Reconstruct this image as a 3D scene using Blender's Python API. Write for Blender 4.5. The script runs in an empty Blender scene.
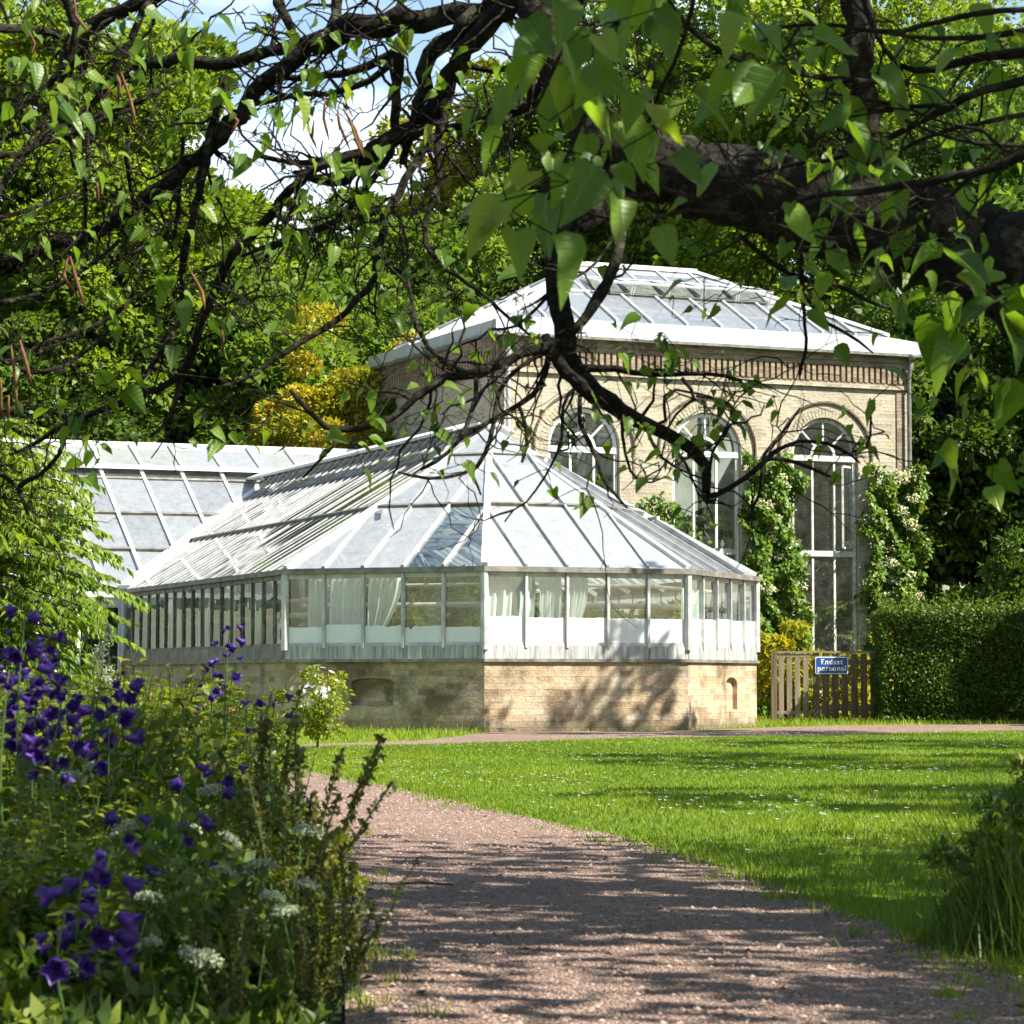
import bpy, math, random
import numpy as np
from mathutils import Vector, Matrix
R = math.radians
rng = np.random.default_rng(7)
random.seed(7)
C = bpy.context.scene.collection
SC = bpy.context.scene

# ------------------------------------------------------------------ camera
FPX, PITCH, EYE = 2736.0, R(3.484), 0.80
cam = bpy.data.cameras.new('camera'); co = bpy.data.objects.new('camera', cam); C.objects.link(co)
co.location = (0, 0, EYE); co.rotation_euler = (R(90) + PITCH, 0, 0)
cam.sensor_width = 36; cam.lens = 36 * FPX / 1024; cam.clip_end = 2000; cam.clip_start = 0.05
cam.dof.use_dof = True; cam.dof.focus_distance = 42; cam.dof.aperture_fstop = 16
SC.camera = co

def at(px, py, Y):
    """world point seen at a photo position, at depth Y metres"""
    x = (px - 512) / FPX; v = -(py - 512) / FPX
    d = np.array([x, math.cos(PITCH) - v * math.sin(PITCH), math.sin(PITCH) + v * math.cos(PITCH)])
    return np.array([0, 0, EYE]) + d * (Y / d[1])
def gnd(px, py):
    x = (px - 512) / FPX; v = -(py - 512) / FPX
    d = np.array([x, math.cos(PITCH) - v * math.sin(PITCH), math.sin(PITCH) + v * math.cos(PITCH)])
    return np.array([0, 0, EYE]) + d * (-EYE / d[2])

# ------------------------------------------------------------------ materials
def ncol(c): return (c[0], c[1], c[2], 1)
def V3(p2, z): return np.array([p2[0], p2[1], z])
class NT:
    def __init__(s, name):
        s.m = bpy.data.materials.new(name); s.m.use_nodes = True
        s.t = s.m.node_tree; s.t.nodes.clear()
        s.out = s.n('ShaderNodeOutputMaterial')
    def n(s, k, **kw):
        x = s.t.nodes.new(k)
        for a, b in kw.items():
            if a in x.inputs.keys(): x.inputs[a].default_value = b
            else: setattr(x, a, b)
        return x
    def l(s, a, b): s.t.links.new(a, b)
    def noise(s, scale, detail=4, rough=.55, vec=None, dist=0):
        x = s.n('ShaderNodeTexNoise'); x.inputs['Scale'].default_value = scale; x.inputs['Detail'].default_value = detail
        x.inputs['Roughness'].default_value = rough; x.inputs['Distortion'].default_value = dist
        if vec is not None: s.l(vec, x.inputs['Vector'])
        return x.outputs['Fac']
    def ramp(s, fac, stops):
        x = s.n('ShaderNodeValToRGB'); e = x.color_ramp.elements
        while len(e) < len(stops): e.new(.5)
        for k, (p, c) in enumerate(stops):
            e[k].position = p; e[k].color = ncol(c) if hasattr(c, '__len__') else (c, c, c, 1)
        s.l(fac, x.inputs[0]); return x.outputs[0]
    def mix(s, f, a, b, mode='MIX'):
        x = s.n('ShaderNodeMix', data_type='RGBA', blend_type=mode)
        for v, i in ((f, 0), (a, 6), (b, 7)):
            if hasattr(v, 'links'): s.l(v, x.inputs[i])
            else: x.inputs[i].default_value = v if i == 0 else ncol(v)
        return x.outputs[2]
    def math(s, op, a, b=0.0):
        x = s.n('ShaderNodeMath', operation=op)
        for v, i in ((a, 0), (b, 1)):
            if hasattr(v, 'links'): s.l(v, x.inputs[i])
            else: x.inputs[i].default_value = v
        return x.outputs[0]
    def bump(s, h, st, d=.02):
        x = s.n('ShaderNodeBump'); x.inputs['Strength'].default_value = st; x.inputs['Distance'].default_value = d
        s.l(h, x.inputs['Height']); return x.outputs[0]
    def bsdf(s, col, rough=.8, spec=.3, metal=0, normal=None):
        x = s.n('ShaderNodeBsdfPrincipled')
        for v, k in ((col, 'Base Color'), (rough, 'Roughness'), (spec, 'Specular IOR Level'), (metal, 'Metallic')):
            if hasattr(v, 'links'): s.l(v, x.inputs[k])
            else: x.inputs[k].default_value = ncol(v) if k == 'Base Color' else v
        if normal is not None: s.l(normal, x.inputs['Normal'])
        return x.outputs[0]
    def mixs(s, f, a, b):
        x = s.n('ShaderNodeMixShader')
        if hasattr(f, 'links'): s.l(f, x.inputs[0])
        else: x.inputs[0].default_value = f
        s.l(a, x.inputs[1]); s.l(b, x.inputs[2]); return x.outputs[0]
    def done(s, sh): s.l(sh, s.out.inputs[0]); return s.m
    def fres(s, f0=.045, gain=1.0):
        g = s.n('ShaderNodeNewGeometry'); d = s.n('ShaderNodeVectorMath', operation='DOT_PRODUCT'); s.l(g.outputs['Incoming'], d.inputs[0]); s.l(g.outputs['Normal'], d.inputs[1])
        k = s.math('POWER', s.math('SUBTRACT', 1.0, s.math('ABSOLUTE', d.outputs['Value'])), 4.0)
        return s.math('MINIMUM', s.math('MULTIPLY', s.math('ADD', f0, s.math('MULTIPLY', k, 1 - f0)), gain), .95)
    def obj(s): return s.n('ShaderNodeTexCoord').outputs['Object']
    def uv(s): return s.n('ShaderNodeUVMap').outputs[0]
    def attr(s, nm): return s.n('ShaderNodeAttribute', attribute_name=nm).outputs['Fac']
    def geo(s): return s.n('ShaderNodeNewGeometry').outputs['Position']

def brick_mat(name, cols, mortar, bw=.25, bh=.085, weather=.5, stain=(.05, .04, .03)):
    m = NT(name); uv = m.uv()
    wob = m.n('ShaderNodeVectorMath', operation='ADD')
    nz = m.n('ShaderNodeTexNoise', Scale=2.5, Detail=3.0); m.l(m.geo(), nz.inputs['Vector'])
    sc = m.n('ShaderNodeVectorMath', operation='SCALE'); sc.inputs['Scale'].default_value = .06
    m.l(nz.outputs['Color'], sc.inputs[0]); m.l(uv, wob.inputs[0]); m.l(sc.outputs[0], wob.inputs[1])
    b = m.n('ShaderNodeTexBrick'); m.l(wob.outputs[0], b.inputs['Vector'])
    b.inputs['Scale'].default_value = 1; b.inputs['Brick Width'].default_value = bw; b.inputs['Row Height'].default_value = bh
    b.inputs['Mortar Size'].default_value = .009; b.inputs['Mortar Smooth'].default_value = .3; b.inputs['Bias'].default_value = 0
    b.inputs['Color1'].default_value = (0, 0, 0, 1); b.inputs['Color2'].default_value = (1, 1, 1, 1); b.inputs['Mortar'].default_value = (.5, .5, .5, 1)
    bc = m.ramp(b.outputs['Color'], [(i / (len(cols) - 1), c) for i, c in enumerate(cols)])
    grain = m.noise(22, 5, .6, m.geo())
    bc = m.mix(.75, bc, m.ramp(grain, [(.25, .4), (.7, 1.05)]), 'MULTIPLY')
    col = m.mix(b.outputs['Fac'], bc, mortar)
    w = m.noise(1.1, 6, .65, m.geo())
    col = m.mix(m.math('MULTIPLY', m.ramp(w, [(.48, 0.), (.62, 1.)]), weather), col, stain)
    w2 = m.noise(3.3, 5, .6, m.geo())
    col = m.mix(m.math('MULTIPLY', m.ramp(w2, [(.55, 0.), (.75, 1.)]), weather * .6), col, (.55, .5, .43))
    if 'base' in name:
        sx = m.n('ShaderNodeSeparateXYZ'); m.l(m.geo(), sx.inputs[0]); zz = m.math('ADD', sx.outputs[2], m.math('MULTIPLY', m.noise(2.2, 5, .65, m.geo()), .55))
        col = m.mix(m.ramp(zz, [(.3, .75), (.5, 0.)]), col, (.12, .1, .06))
    h = m.math('ADD', m.math('MULTIPLY', b.outputs['Fac'], -1.0), m.math('MULTIPLY', grain, .8))
    return m.done(m.bsdf(col, .9, .15, 0, m.bump(h, 1.0, .022)))

def plain(name, col, rough=.6, spec=.3, metal=0, var=.25, scale=6, streak=False, bump=.15):
    m = NT(name); p = m.geo()
    if streak:
        mp = m.n('ShaderNodeMapping'); mp.inputs['Scale'].default_value = (9, 9, .6); m.l(p, mp.inputs[0]); f = m.noise(2.2, 5, .7, mp.outputs[0])
    else: f = m.noise(scale, 5, .6, p)
    c = m.ramp(f, [(.3, [v * (1 - var) for v in col]), (.7, [min(1, v * (1 + var * .5)) for v in col])])
    return m.done(m.bsdf(c, rough, spec, metal, m.bump(m.noise(scale * 5, 4, .6, p), bump, .01)))

def leaf_mat(name, stops, transl=.35, rough=.45, spec=.35, veins=False):
    if 'leaves' in name: stops = [(p, (c[0] * 1.62, c[1] * 1.2, c[2] * 1.0)) for p, c in stops]
    m = NT(name); v = m.attr('var')
    oi = m.n('ShaderNodeObjectInfo').outputs['Random']
    f = m.math('ADD', m.math('MULTIPLY', v, .8), m.math('MULTIPLY', oi, .2))
    c = m.ramp(f, stops); nrm = None
    if veins:
        sx = m.n('ShaderNodeSeparateXYZ'); m.l(m.uv(), sx.inputs[0])
        au = m.math('ABSOLUTE', sx.outputs[0])
        ph = m.math('SUBTRACT', m.math('MULTIPLY', sx.outputs[1], 7.0), m.math('MULTIPLY', au, 3.0))
        fr = m.math('ABSOLUTE', m.math('SUBTRACT', m.math('FRACT', ph), .5))
        vein = m.math('MAXIMUM', m.ramp(fr, [(.0, 1.), (.09, 0.)]), m.ramp(au, [(.0, 1.), (.05, 0.)]))
        c = m.mix(m.math('MULTIPLY', vein, .35), c, (.16, .26, .07))
        nrm = m.bump(m.math('MULTIPLY', vein, -1.0), .5, .004)
    d = m.bsdf(c, rough, spec, 0, nrm)
    t = m.n('ShaderNodeBsdfTranslucent'); m.l(m.mix(1.0, c, (1.5, 1.45, .55) if any(k in name for k in ('leaves', 'grass', 'foliage', 'spikes')) else (1, 1, 1), 'MULTIPLY'), t.inputs[0])
    return m.done(m.mixs(transl, d, t.outputs[0]))

def glass_clear(name, tint=(.86, .92, .9), refl=1.0):
    m = NT(name)
    tr = m.n('ShaderNodeBsdfTransparent'); tr.inputs[0].default_value = ncol(tint)
    gl = m.n('ShaderNodeBsdfGlossy'); gl.inputs['Roughness'].default_value = .02
    m.l(m.bump(m.noise(1.3, 2, .5, m.geo()), .12, .05), gl.inputs['Normal'])
    f = m.fres(.07, 1.5 * refl)
    d = m.n('ShaderNodeBsdfDiffuse'); d.inputs[0].default_value = (.5, .55, .5, 1)
    dirt = m.math('MULTIPLY', m.ramp(m.noise(4, 6, .7, m.geo()), [(.4, 0.), (.8, 1.)]), .08)
    return m.done(m.mixs(f, m.mixs(dirt, tr.outputs[0], d.outputs[0]), gl.outputs[0]))

def glass_wash(name, col=(.74, .77, .77), opac=(.6, .95), tr_tint=(.8, .86, .86)):
    m = NT(name); v = m.attr('var')
    mp = m.n('ShaderNodeMapping'); mp.inputs['Scale'].default_value = (3, 3, .8); m.l(m.geo(), mp.inputs[0])
    f = m.noise(1.6, 6, .65, mp.outputs[0])
    op = m.ramp(m.math('ADD', m.math('MULTIPLY', f, .7), m.math('MULTIPLY', v, .3)), [(.3, opac[0]), (.65, opac[1])])
    tr = m.n('ShaderNodeBsdfTransparent'); tr.inputs[0].default_value = ncol(tr_tint)
    c = m.mix(m.ramp(v, [(0, 0.), (1, .4)]), col, [k * .68 for k in col]); c = m.mix(m.ramp(m.noise(7, 6, .7, mp.outputs[0]), [(.42, 0.), (.7, .55)]), c, [k * .55 for k in col])
    d = m.n('ShaderNodeBsdfDiffuse'); m.l(c, d.inputs[0])
    t = m.n('ShaderNodeBsdfTranslucent'); m.l(c, t.inputs[0])
    dd = m.mixs(.5, d.outputs[0], t.outputs[0])
    gl = m.n('ShaderNodeBsdfGlossy'); gl.inputs['Roughness'].default_value = .06
    return m.done(m.mixs(m.fres(.05, 1.3), m.mixs(op, tr.outputs[0], dd), gl.outputs[0]))

M = {}
M['brick'] = brick_mat('pale yellow brick', [(.34, .285, .185), (.47, .41, .29), (.54, .49, .37), (.51, .44, .26), (.44, .40, .32)], (.48, .45, .37), .24, .075, .38, (.27, .215, .15))
M['brick_old'] = brick_mat('weathered base brick', [(.38, .25, .14), (.54, .41, .25), (.59, .47, .31), (.46, .31, .17), (.62, .52, .38)], (.47, .39, .29), .3, .096, .75, (.09, .065, .045))
M['brick_dark'] = brick_mat('brown cornice brick', [(.22, .155, .095), (.34, .26, .16), (.43, .34, .22), (.28, .21, .14)], (.3, .25, .19), .24, .075, .45, (.07, .05, .04))
M['brick_hood'] = brick_mat('dark hood brick', [(.1, .07, .05), (.18, .12, .08), (.24, .17, .11)], (.2, .17, .13), .1, .075, .5)
M['white'] = plain('white painted metal', (.74, .74, .72), .45, .4, 0, .2, 4)
M['white_old'] = plain('weathered white paint', (.6, .57, .52), .7, .2, 0, .45, 9, bump=.4)
M['alu'] = plain('grey aluminium bars', (.52, .52, .5), .45, .5, .25, .35, 5)
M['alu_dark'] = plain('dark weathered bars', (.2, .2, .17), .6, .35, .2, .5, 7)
M['gutter'] = plain('stained gutter', (.22, .21, .18), .6, .3, .2, .55, 5)
M['apron'] = plain('streaked metal apron', (.46, .46, .44), .55, .35, .2, .75, 4, streak=True)
M['zinc'] = plain('zinc fascia', (.55, .58, .6), .4, .5, .3, .2, 2)
M['glass'] = glass_clear('clear window glass')
M['glass_roof'] = glass_clear('clear roof glass', (.8, .88, .84), 1.6)
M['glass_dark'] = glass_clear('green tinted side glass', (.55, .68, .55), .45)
M['wash'] = glass_wash('whitewashed glass')
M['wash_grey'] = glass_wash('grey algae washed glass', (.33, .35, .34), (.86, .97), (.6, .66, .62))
M['wash_roof'] = glass_wash('pale roof glass', (.62, .65, .66), (.55, .92))
M['paintstrip'] = plain('white painted lower glass', (.78, .79, .78), .3, .5, 0, .08, 3)
M['cloth'] = leaf_mat('white shade cloth', [(0, (.72, .76, .7)), (1, (.84, .86, .82))], .3, .9, .1)
M['wood'] = plain('old grey brown gate wood', (.17, .12, .075), .85, .15, 0, .5, 8, streak=True, bump=.5)
M['wood_grey'] = plain('silvered gate wood', (.27, .215, .15), .85, .15, 0, .45, 8, streak=True, bump=.5)
M['blue'] = plain('blue enamel', (.015, .07, .33), .35, .5, 0, .12, 20)
M['letter'] = plain('white lettering', (.8, .8, .8), .4, .4, 0, .05, 5)
M['pipe'] = plain('cream pipe', (.5, .45, .33), .5, .3, 0, .3, 4)
M['inside'] = plain('interior plaster', (.42, .42, .38), .8, .2, 0, .3, 2)
M['soil'] = plain('dark soil', (.05, .038, .026), .95, .1, 0, .5, 8, bump=.8)
M['pot'] = plain('clay pot', (.33, .16, .09), .85, .2, 0, .3, 9)
M['pod'] = plain('dry brown pod', (.2, .1, .05), .8, .2, 0, .4, 12)

def bark_mat(name, dark, light, lichen, la=.35):
    m = NT(name); p = m.geo()
    v = m.n('ShaderNodeTexVoronoi'); v.inputs['Scale'].default_value = 26; m.l(p, v.inputs['Vector'])
    f = m.noise(34, 6, .7, p); c = m.ramp(f, [(.3, dark), (.7, light)])
    l = m.ramp(m.noise(9, 6, .75, p), [(.52, 0.), (.62, 1.)])
    c = m.mix(m.math('MULTIPLY', l, la), c, lichen)
    h = m.math('ADD', f, m.math('MULTIPLY', v.outputs['Distance'], 1.2))
    return m.done(m.bsdf(c, .92, .12, 0, m.bump(h, 1.0, .03)))
M['bark'] = bark_mat('rough dark catalpa bark', (.009, .0075, .006), (.036, .03, .022), (.11, .115, .07), .5)
M['twig'] = bark_mat('grey brown twigs', (.013, .010, .008), (.046, .037, .027), (.13, .13, .085), .4)
M['trunk'] = bark_mat('far tree bark', (.025, .02, .016), (.09, .075, .06), (.14, .15, .1), .4)
M['stem'] = plain('green stems', (.07, .13, .025), .6, .3, 0, .4, 20)

G = lambda *c: [(i / (len(c) - 1), k) for i, k in enumerate(c)]
M['l_bright'] = leaf_mat('bright spring leaves', G((.05, .11, .014), (.1, .2, .02), (.17, .29, .035)), .52)
M['l_mid'] = leaf_mat('mid green leaves', G((.04, .10, .02), (.075, .165, .03), (.12, .23, .045)), .5)
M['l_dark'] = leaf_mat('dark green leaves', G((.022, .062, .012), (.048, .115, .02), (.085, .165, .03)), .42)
M['l_yellow'] = leaf_mat('golden foliage', G((.09, .17, .015), (.34, .30, .022), (.55, .38, .035)), .3)
M['l_ygreen'] = leaf_mat('yellow green leaves', G((.09, .14, .015), (.17, .24, .025), (.3, .33, .04)), .4)
M['l_cat'] = leaf_mat('catalpa leaves', G((.035, .10, .014), (.065, .16, .018), (.10, .22, .025), (.18, .27, .04)), .5, .4, .4, True)
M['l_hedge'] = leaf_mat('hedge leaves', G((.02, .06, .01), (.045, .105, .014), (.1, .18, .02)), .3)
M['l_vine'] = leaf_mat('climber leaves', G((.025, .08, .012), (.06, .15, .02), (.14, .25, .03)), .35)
M['l_droop'] = leaf_mat('hanging glossy leaves', G((.05, .13, .018), (.1, .21, .03), (.19, .31, .05)), .4)
M['l_herb'] = leaf_mat('border herb leaves', G((.022, .065, .012), (.06, .13, .018), (.14, .2, .025)), .35)
M['l_herb2'] = leaf_mat('fresh border leaves', G((.05, .11, .014), (.11, .19, .02), (.2, .27, .03)), .4)
M['l_spike'] = leaf_mat('rusty green spikes', G((.05, .07, .015), (.09, .11, .02), (.14, .1, .03)), .3)
M['grass'] = leaf_mat('lawn grass', G((.085, .15, .012), (.17, .25, .018), (.29, .35, .03)), .4, .5, .3)
M['f_cream'] = leaf_mat('cream flower heads', G((.45, .45, .2), (.62, .6, .34), (.7, .66, .4)), .3)
M['f_purple'] = leaf_mat('violet bells', G((.035, .012, .11), (.06, .02, .19), (.1, .04, .28)), .35)
M['f_white'] = leaf_mat('white petals', G((.6, .62, .55), (.75, .76, .7), (.82, .82, .78)), .3)
M['f_umbel'] = leaf_mat('greenish white umbels', G((.2, .26, .13), (.4, .45, .28), (.6, .62, .48)), .3)
M['f_pink'] = leaf_mat('salmon petals', G((.6, .2, .14), (.72, .3, .2), (.75, .42, .3)), .3)
M['f_yellow'] = leaf_mat('yellow petals', G((.55, .45, .02), (.7, .6, .05), (.75, .65, .1)), .3)

# ------------------------------------------------------------------ mesh building
class MB:
    def __init__(s): s.v = []; s.f = []
    def add(s, vs, fs):
        o = len(s.v); s.v.extend([tuple(map(float, p)) for p in vs]); s.f.extend([tuple(i + o for i in f) for f in fs])
    def poly(s, pts): s.add(pts, [tuple(range(len(pts)))])
    def hexa(s, p): s.add(p, [(0, 3, 2, 1), (4, 5, 6, 7), (0, 1, 5, 4), (1, 2, 6, 5), (2, 3, 7, 6), (3, 0, 4, 7)])
    def lbox(s, F, t0, t1, d0, d1, z0, z1):
        s.hexa([F(t0, d0, z0), F(t1, d0, z0), F(t1, d1, z0), F(t0, d1, z0), F(t0, d0, z1), F(t1, d0, z1), F(t1, d1, z1), F(t0, d1, z1)])
    def bar(s, a, b, w, h, up=(0, 0, 1), ext=0):
        a, b, up = np.array(a, float), np.array(b, float), np.array(up, float)
        t = b - a; t /= np.linalg.norm(t); a = a - t * ext; b = b + t * ext
        x = np.cross(t, up); x /= np.linalg.norm(x) + 1e-9; y = np.cross(x, t)
        x *= w / 2; y *= h / 2
        s.hexa([a - x - y, a + x - y, a + x + y, a - x + y, b - x - y, b + x - y, b + x + y, b - x + y])
    def tube(s, P, r, n=8, jit=0, cap=True):
        P = np.array(P, float); r = np.broadcast_to(np.array(r, float), (len(P),))
        T = np.gradient(P, axis=0); T /= np.linalg.norm(T, axis=1)[:, None] + 1e-9
        u = np.cross(T[0], (0.31, .2, .93)); u /= np.linalg.norm(u) + 1e-9
        vs = []; ang = np.arange(n) * 2 * math.pi / n
        for i in range(len(P)):
            u = u - T[i] * np.dot(u, T[i]); u /= np.linalg.norm(u) + 1e-9; w = np.cross(T[i], u)
            rr = r[i] * (1 + (jit * rng.standard_normal(n) if jit else 0))
            vs.append(P[i] + (np.cos(ang) * rr)[:, None] * u + (np.sin(ang) * rr)[:, None] * w)
        vs = np.concatenate(vs); fs = []
        for i in range(len(P) - 1):
            for k in range(n): fs.append((i * n + k, i * n + (k + 1) % n, (i + 1) * n + (k + 1) % n, (i + 1) * n + k))
        if cap: fs.append(tuple(range(n - 1, -1, -1))); fs.append(tuple((len(P) - 1) * n + k for k in range(n)))
        s.add(vs, fs)
    def lathe(s, c, prof, n=16):
        vs = []; fs = []
        for (r, z) in prof:
            for k in range(n): a = 2 * math.pi * k / n; vs.append((c[0] + r * math.cos(a), c[1] + r * math.sin(a), c[2] + z))
        for i in range(len(prof) - 1):
            for k in range(n): fs.append((i * n + k, i * n + (k + 1) % n, (i + 1) * n + (k + 1) % n, (i + 1) * n + k))
        fs.append(tuple(range(n - 1, -1, -1))); fs.append(tuple((len(prof) - 1) * n + k for k in range(n)))
        s.add(vs, fs)
    def build(s, name, mat, parent=None, smooth=False, var=False):
        v = np.array(s.v, dtype=np.float64)
        org = ORG.get(parent.name, (0, 0, 0)) if parent else (0, 0, 0)
        me = bpy.data.meshes.new(name)
        me.from_pydata((v - np.array(org)).tolist(), [], s.f); me.validate()
        uvl = me.uv_layers.new(name='UVMap').data; loc = np.array(org)
        buf = np.zeros(len(me.loops) * 2)
        for p in me.polygons:
            n = p.normal
            tx, ty = (-n.y, n.x); q = math.hypot(tx, ty)
            for li in p.loop_indices:
                c = me.vertices[me.loops[li].vertex_index].co
                if abs(n.z) < .75 and q > 1e-6: buf[li * 2] = ((c.x + loc[0]) * tx + (c.y + loc[1]) * ty) / q; buf[li * 2 + 1] = c.z + loc[2]
                else: buf[li * 2] = c.x; buf[li * 2 + 1] = c.y
        uvl.foreach_set('uv', buf)
        if var:
            a = me.attributes.new('var', 'FLOAT', 'FACE'); a.data.foreach_set('value', rng.random(len(me.polygons)))
        if smooth: me.polygons.foreach_set('use_smooth', [True] * len(me.polygons))
        return link(name, me, mat, parent)
ORG = {}
def link(name, me, mat, parent=None):
    me.materials.append(M[mat] if isinstance(mat, str) else mat)
    o = bpy.data.objects.new(name, me); C.objects.link(o)
    if parent: o.parent = parent; ORG[o.name] = ORG.get(parent.name, (0, 0, 0))
    return o
def tag(o, label=None, cat=None, group=None, kind=None):
    for k, v in (('label', label), ('category', cat), ('group', group), ('kind', kind)):
        if v: o[k] = v
    return o
def thing(name, loc, label, cat, group=None, local=False):
    o = bpy.data.objects.new(name, None); C.objects.link(o); o.location = tuple(map(float, loc)); o.empty_display_size = .2
    ORG[o.name] = (0, 0, 0) if local else tuple(map(float, loc))
    return tag(o, label, cat, group)
def copy_tree(o, parent=None):
    c = o.copy(); C.objects.link(c)
    if parent: c.parent = parent
    for ch in o.children: copy_tree(ch, c)
    return c
def np_mesh(name, V, nv, mat, parent=None, var=None, uv=None, faces=None, smooth=False):
    """V (N*nv,3): N polygons of nv corners each, or faces=(loops, starts) over shared vertices"""
    V = np.asarray(V, np.float32).reshape(-1, 3)
    org = np.array(ORG.get(parent.name, (0, 0, 0)) if parent else (0, 0, 0), np.float32)
    me = bpy.data.meshes.new(name); me.vertices.add(len(V)); me.vertices.foreach_set('co', (V - org).ravel())
    if faces is None: loops = np.arange(len(V)); npoly = len(V) // nv; starts = np.arange(npoly) * nv
    else: loops, starts = faces; npoly = len(starts)
    me.loops.add(len(loops)); me.loops.foreach_set('vertex_index', np.asarray(loops, np.int32))
    me.polygons.add(npoly); me.polygons.foreach_set('loop_start', np.asarray(starts, np.int32))
    me.update(calc_edges=True); me.validate()
    a = me.attributes.new('var', 'FLOAT', 'FACE'); a.data.foreach_set('value', np.asarray(var if var is not None else rng.random(npoly), np.float32))
    if uv is not None: me.uv_layers.new(name='UVMap').data.foreach_set('uv', np.asarray(uv, np.float32).ravel())
    if smooth: me.polygons.foreach_set('use_smooth', np.ones(npoly, bool))
    return link(name, me, mat, parent)
def unit(a): return a / (np.linalg.norm(a, axis=-1, keepdims=True) + 1e-9)
def leafquads(P, A, N, L, asp=.5, fold=.12, droop=.1):
    """diamond leaves folded along the midrib"""
    P = np.asarray(P); A = unit(A); S = unit(np.cross(A, N)); N = np.cross(S, A)
    L = np.broadcast_to(np.asarray(L, float), (len(P),))[:, None]
    a = P; b = P + A * L * .42 + S * L * asp / 2 + N * L * fold; c = P + A * L - N * L * droop; d = P + A * L * .42 - S * L * asp / 2 + N * L * fold
    return np.stack([a, b, c, d], 1)
def rdir(n, up=0):
    d = rng.standard_normal((n, 3)); d[:, 2] += up; return unit(d)

# ------------------------------------------------------------------ world, sun
S = np.array([.9, -.44]); S /= np.linalg.norm(S); EL = R(47)
w = bpy.data.worlds.new('World'); SC.world = w; w.use_nodes = True; t = w.node_tree; t.nodes.clear()
sky = t.nodes.new('ShaderNodeTexSky'); sky.sky_type = 'NISHITA'; sky.sun_disc = False; sky.sun_elevation = EL; sky.sun_rotation = math.atan2(S[0], S[1])
sky.air_density = 1.2; sky.dust_density = .6; sky.ozone_density = 1.5
tc = t.nodes.new('ShaderNodeTexCoord'); mp = t.nodes.new('ShaderNodeMapping'); mp.inputs['Scale'].default_value = (1, 1, 2.2); mp.inputs['Location'].default_value = (.37, .1, .2)
nz = t.nodes.new('ShaderNodeTexNoise'); nz.inputs['Scale'].default_value = 4.2; nz.inputs['Detail'].default_value = 7; nz.inputs['Roughness'].default_value = .55
cr = t.nodes.new('ShaderNodeValToRGB'); cr.color_ramp.elements[0].position = .57; cr.color_ramp.elements[1].position = .72
mx = t.nodes.new('ShaderNodeMix'); mx.data_type = 'RGBA'; mx.inputs[7].default_value = (9, 9.3, 9.8, 1)
bg = t.nodes.new('ShaderNodeBackground'); bg.inputs[1].default_value = .08; ow = t.nodes.new('ShaderNodeOutputWorld')
for a, b in ((tc.outputs['Generated'], mp.inputs[0]), (mp.outputs[0], nz.inputs['Vector']), (nz.outputs['Fac'], cr.inputs[0]), (cr.outputs[0], mx.inputs[0]), (sky.outputs[0], mx.inputs[6]), (mx.outputs[2], bg.inputs[0]), (bg.outputs[0], ow.inputs[0])): t.links.new(a, b)
sl = bpy.data.lights.new('sun', 'SUN'); sl.energy = 4.9; sl.angle = R(.5); sl.color = (1, .95, .86)
so = bpy.data.objects.new('sun', sl); C.objects.link(so); so.location = (20, -10, 30)
so.rotation_euler = Vector((-S[0] * math.cos(EL), -S[1] * math.cos(EL), -math.sin(EL))).to_track_quat('-Z', 'Y').to_euler()
SC.view_settings.view_transform = 'Standard'; SC.view_settings.look = 'None'; SC.view_settings.exposure = 1.4; SC.view_settings.gamma = 1
SC.cycles.max_bounces = 10; SC.cycles.transparent_max_bounces = 24; SC.cycles.transmission_bounces = 8; SC.cycles.diffuse_bounces = 4
SC.cycles.sample_clamp_indirect = 6; SC.cycles.caustics_reflective = False; SC.cycles.caustics_refractive = False
SC.cycles.use_denoising = True

# ------------------------------------------------------------------ ground
def path_right(Y):   # right (lawn) edge of the gravel walk
    return np.interp(Y, [0, 4, 7.63, 8.45, 10.5, 12.3, 14., 16.3, 19.9, 23.8, 25.5, 27.5], [.9, 1.25, 1.38, 1.27, 1.06, .82, .55, .0, -.77, -1.72, -2.5, -4.5])
def path_left(Y):
    return np.interp(Y, [0, 4, 6.3, 7.75, 14.4, 18.5, 20.5, 22.5], [-.1, -.28, -.38, -.47, -1.0, -1.75, -2.9, -5.5])
# the narrow walk across in front of the glasshouses
def cross_near(X): return np.interp(X, [-9, -3.2, -.35, 1.45, 4.65, 7.4, 14], [27.5, 31.0, 34.0, 36.5, 38.8, 41.7, 46])
def cross_far(X): return np.interp(X, [-9, -3.2, -1.1, -.55, -.3, 2.7, 4.2, 5.6, 8.6, 14], [28.6, 32.3, 35.6, 39.5, 41.4, 42.3, 44.9, 47, 48, 52])
def sheet(name, pts, z, mat):
    b = MB(); b.poly([(x, y, z) for x, y in pts]); return tag(b.build(name, mat), kind='structure')
m = NT('soil and leaf litter'); p = m.geo()
c = m.ramp(m.noise(.8, 6, .65, p), [(.35, (.03, .035, .014)), (.65, (.06, .05, .03))])
M['ground'] = m.done(m.bsdf(c, .95, .1, 0, m.bump(m.noise(14, 5, .6, p), .6, .05)))
sheet('ground', [(-160, -40), (160, -40), (160, 260), (-160, 260)], -.012, 'ground')
m = NT('mown lawn'); p = m.geo()
c = m.ramp(m.noise(1.6, 6, .7, p), [(.3, (.1, .15, .012)), (.7, (.15, .22, .02))])
M['lawn'] = m.done(m.bsdf(c, .95, .1, 0, m.bump(m.noise(60, 4, .6, p), .8, .03)))
ys = np.linspace(3, 27.5, 60)
le = [(path_right(y) - .02, y) for y in ys]
xs = np.linspace(-4.5, 14, 60)
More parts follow.
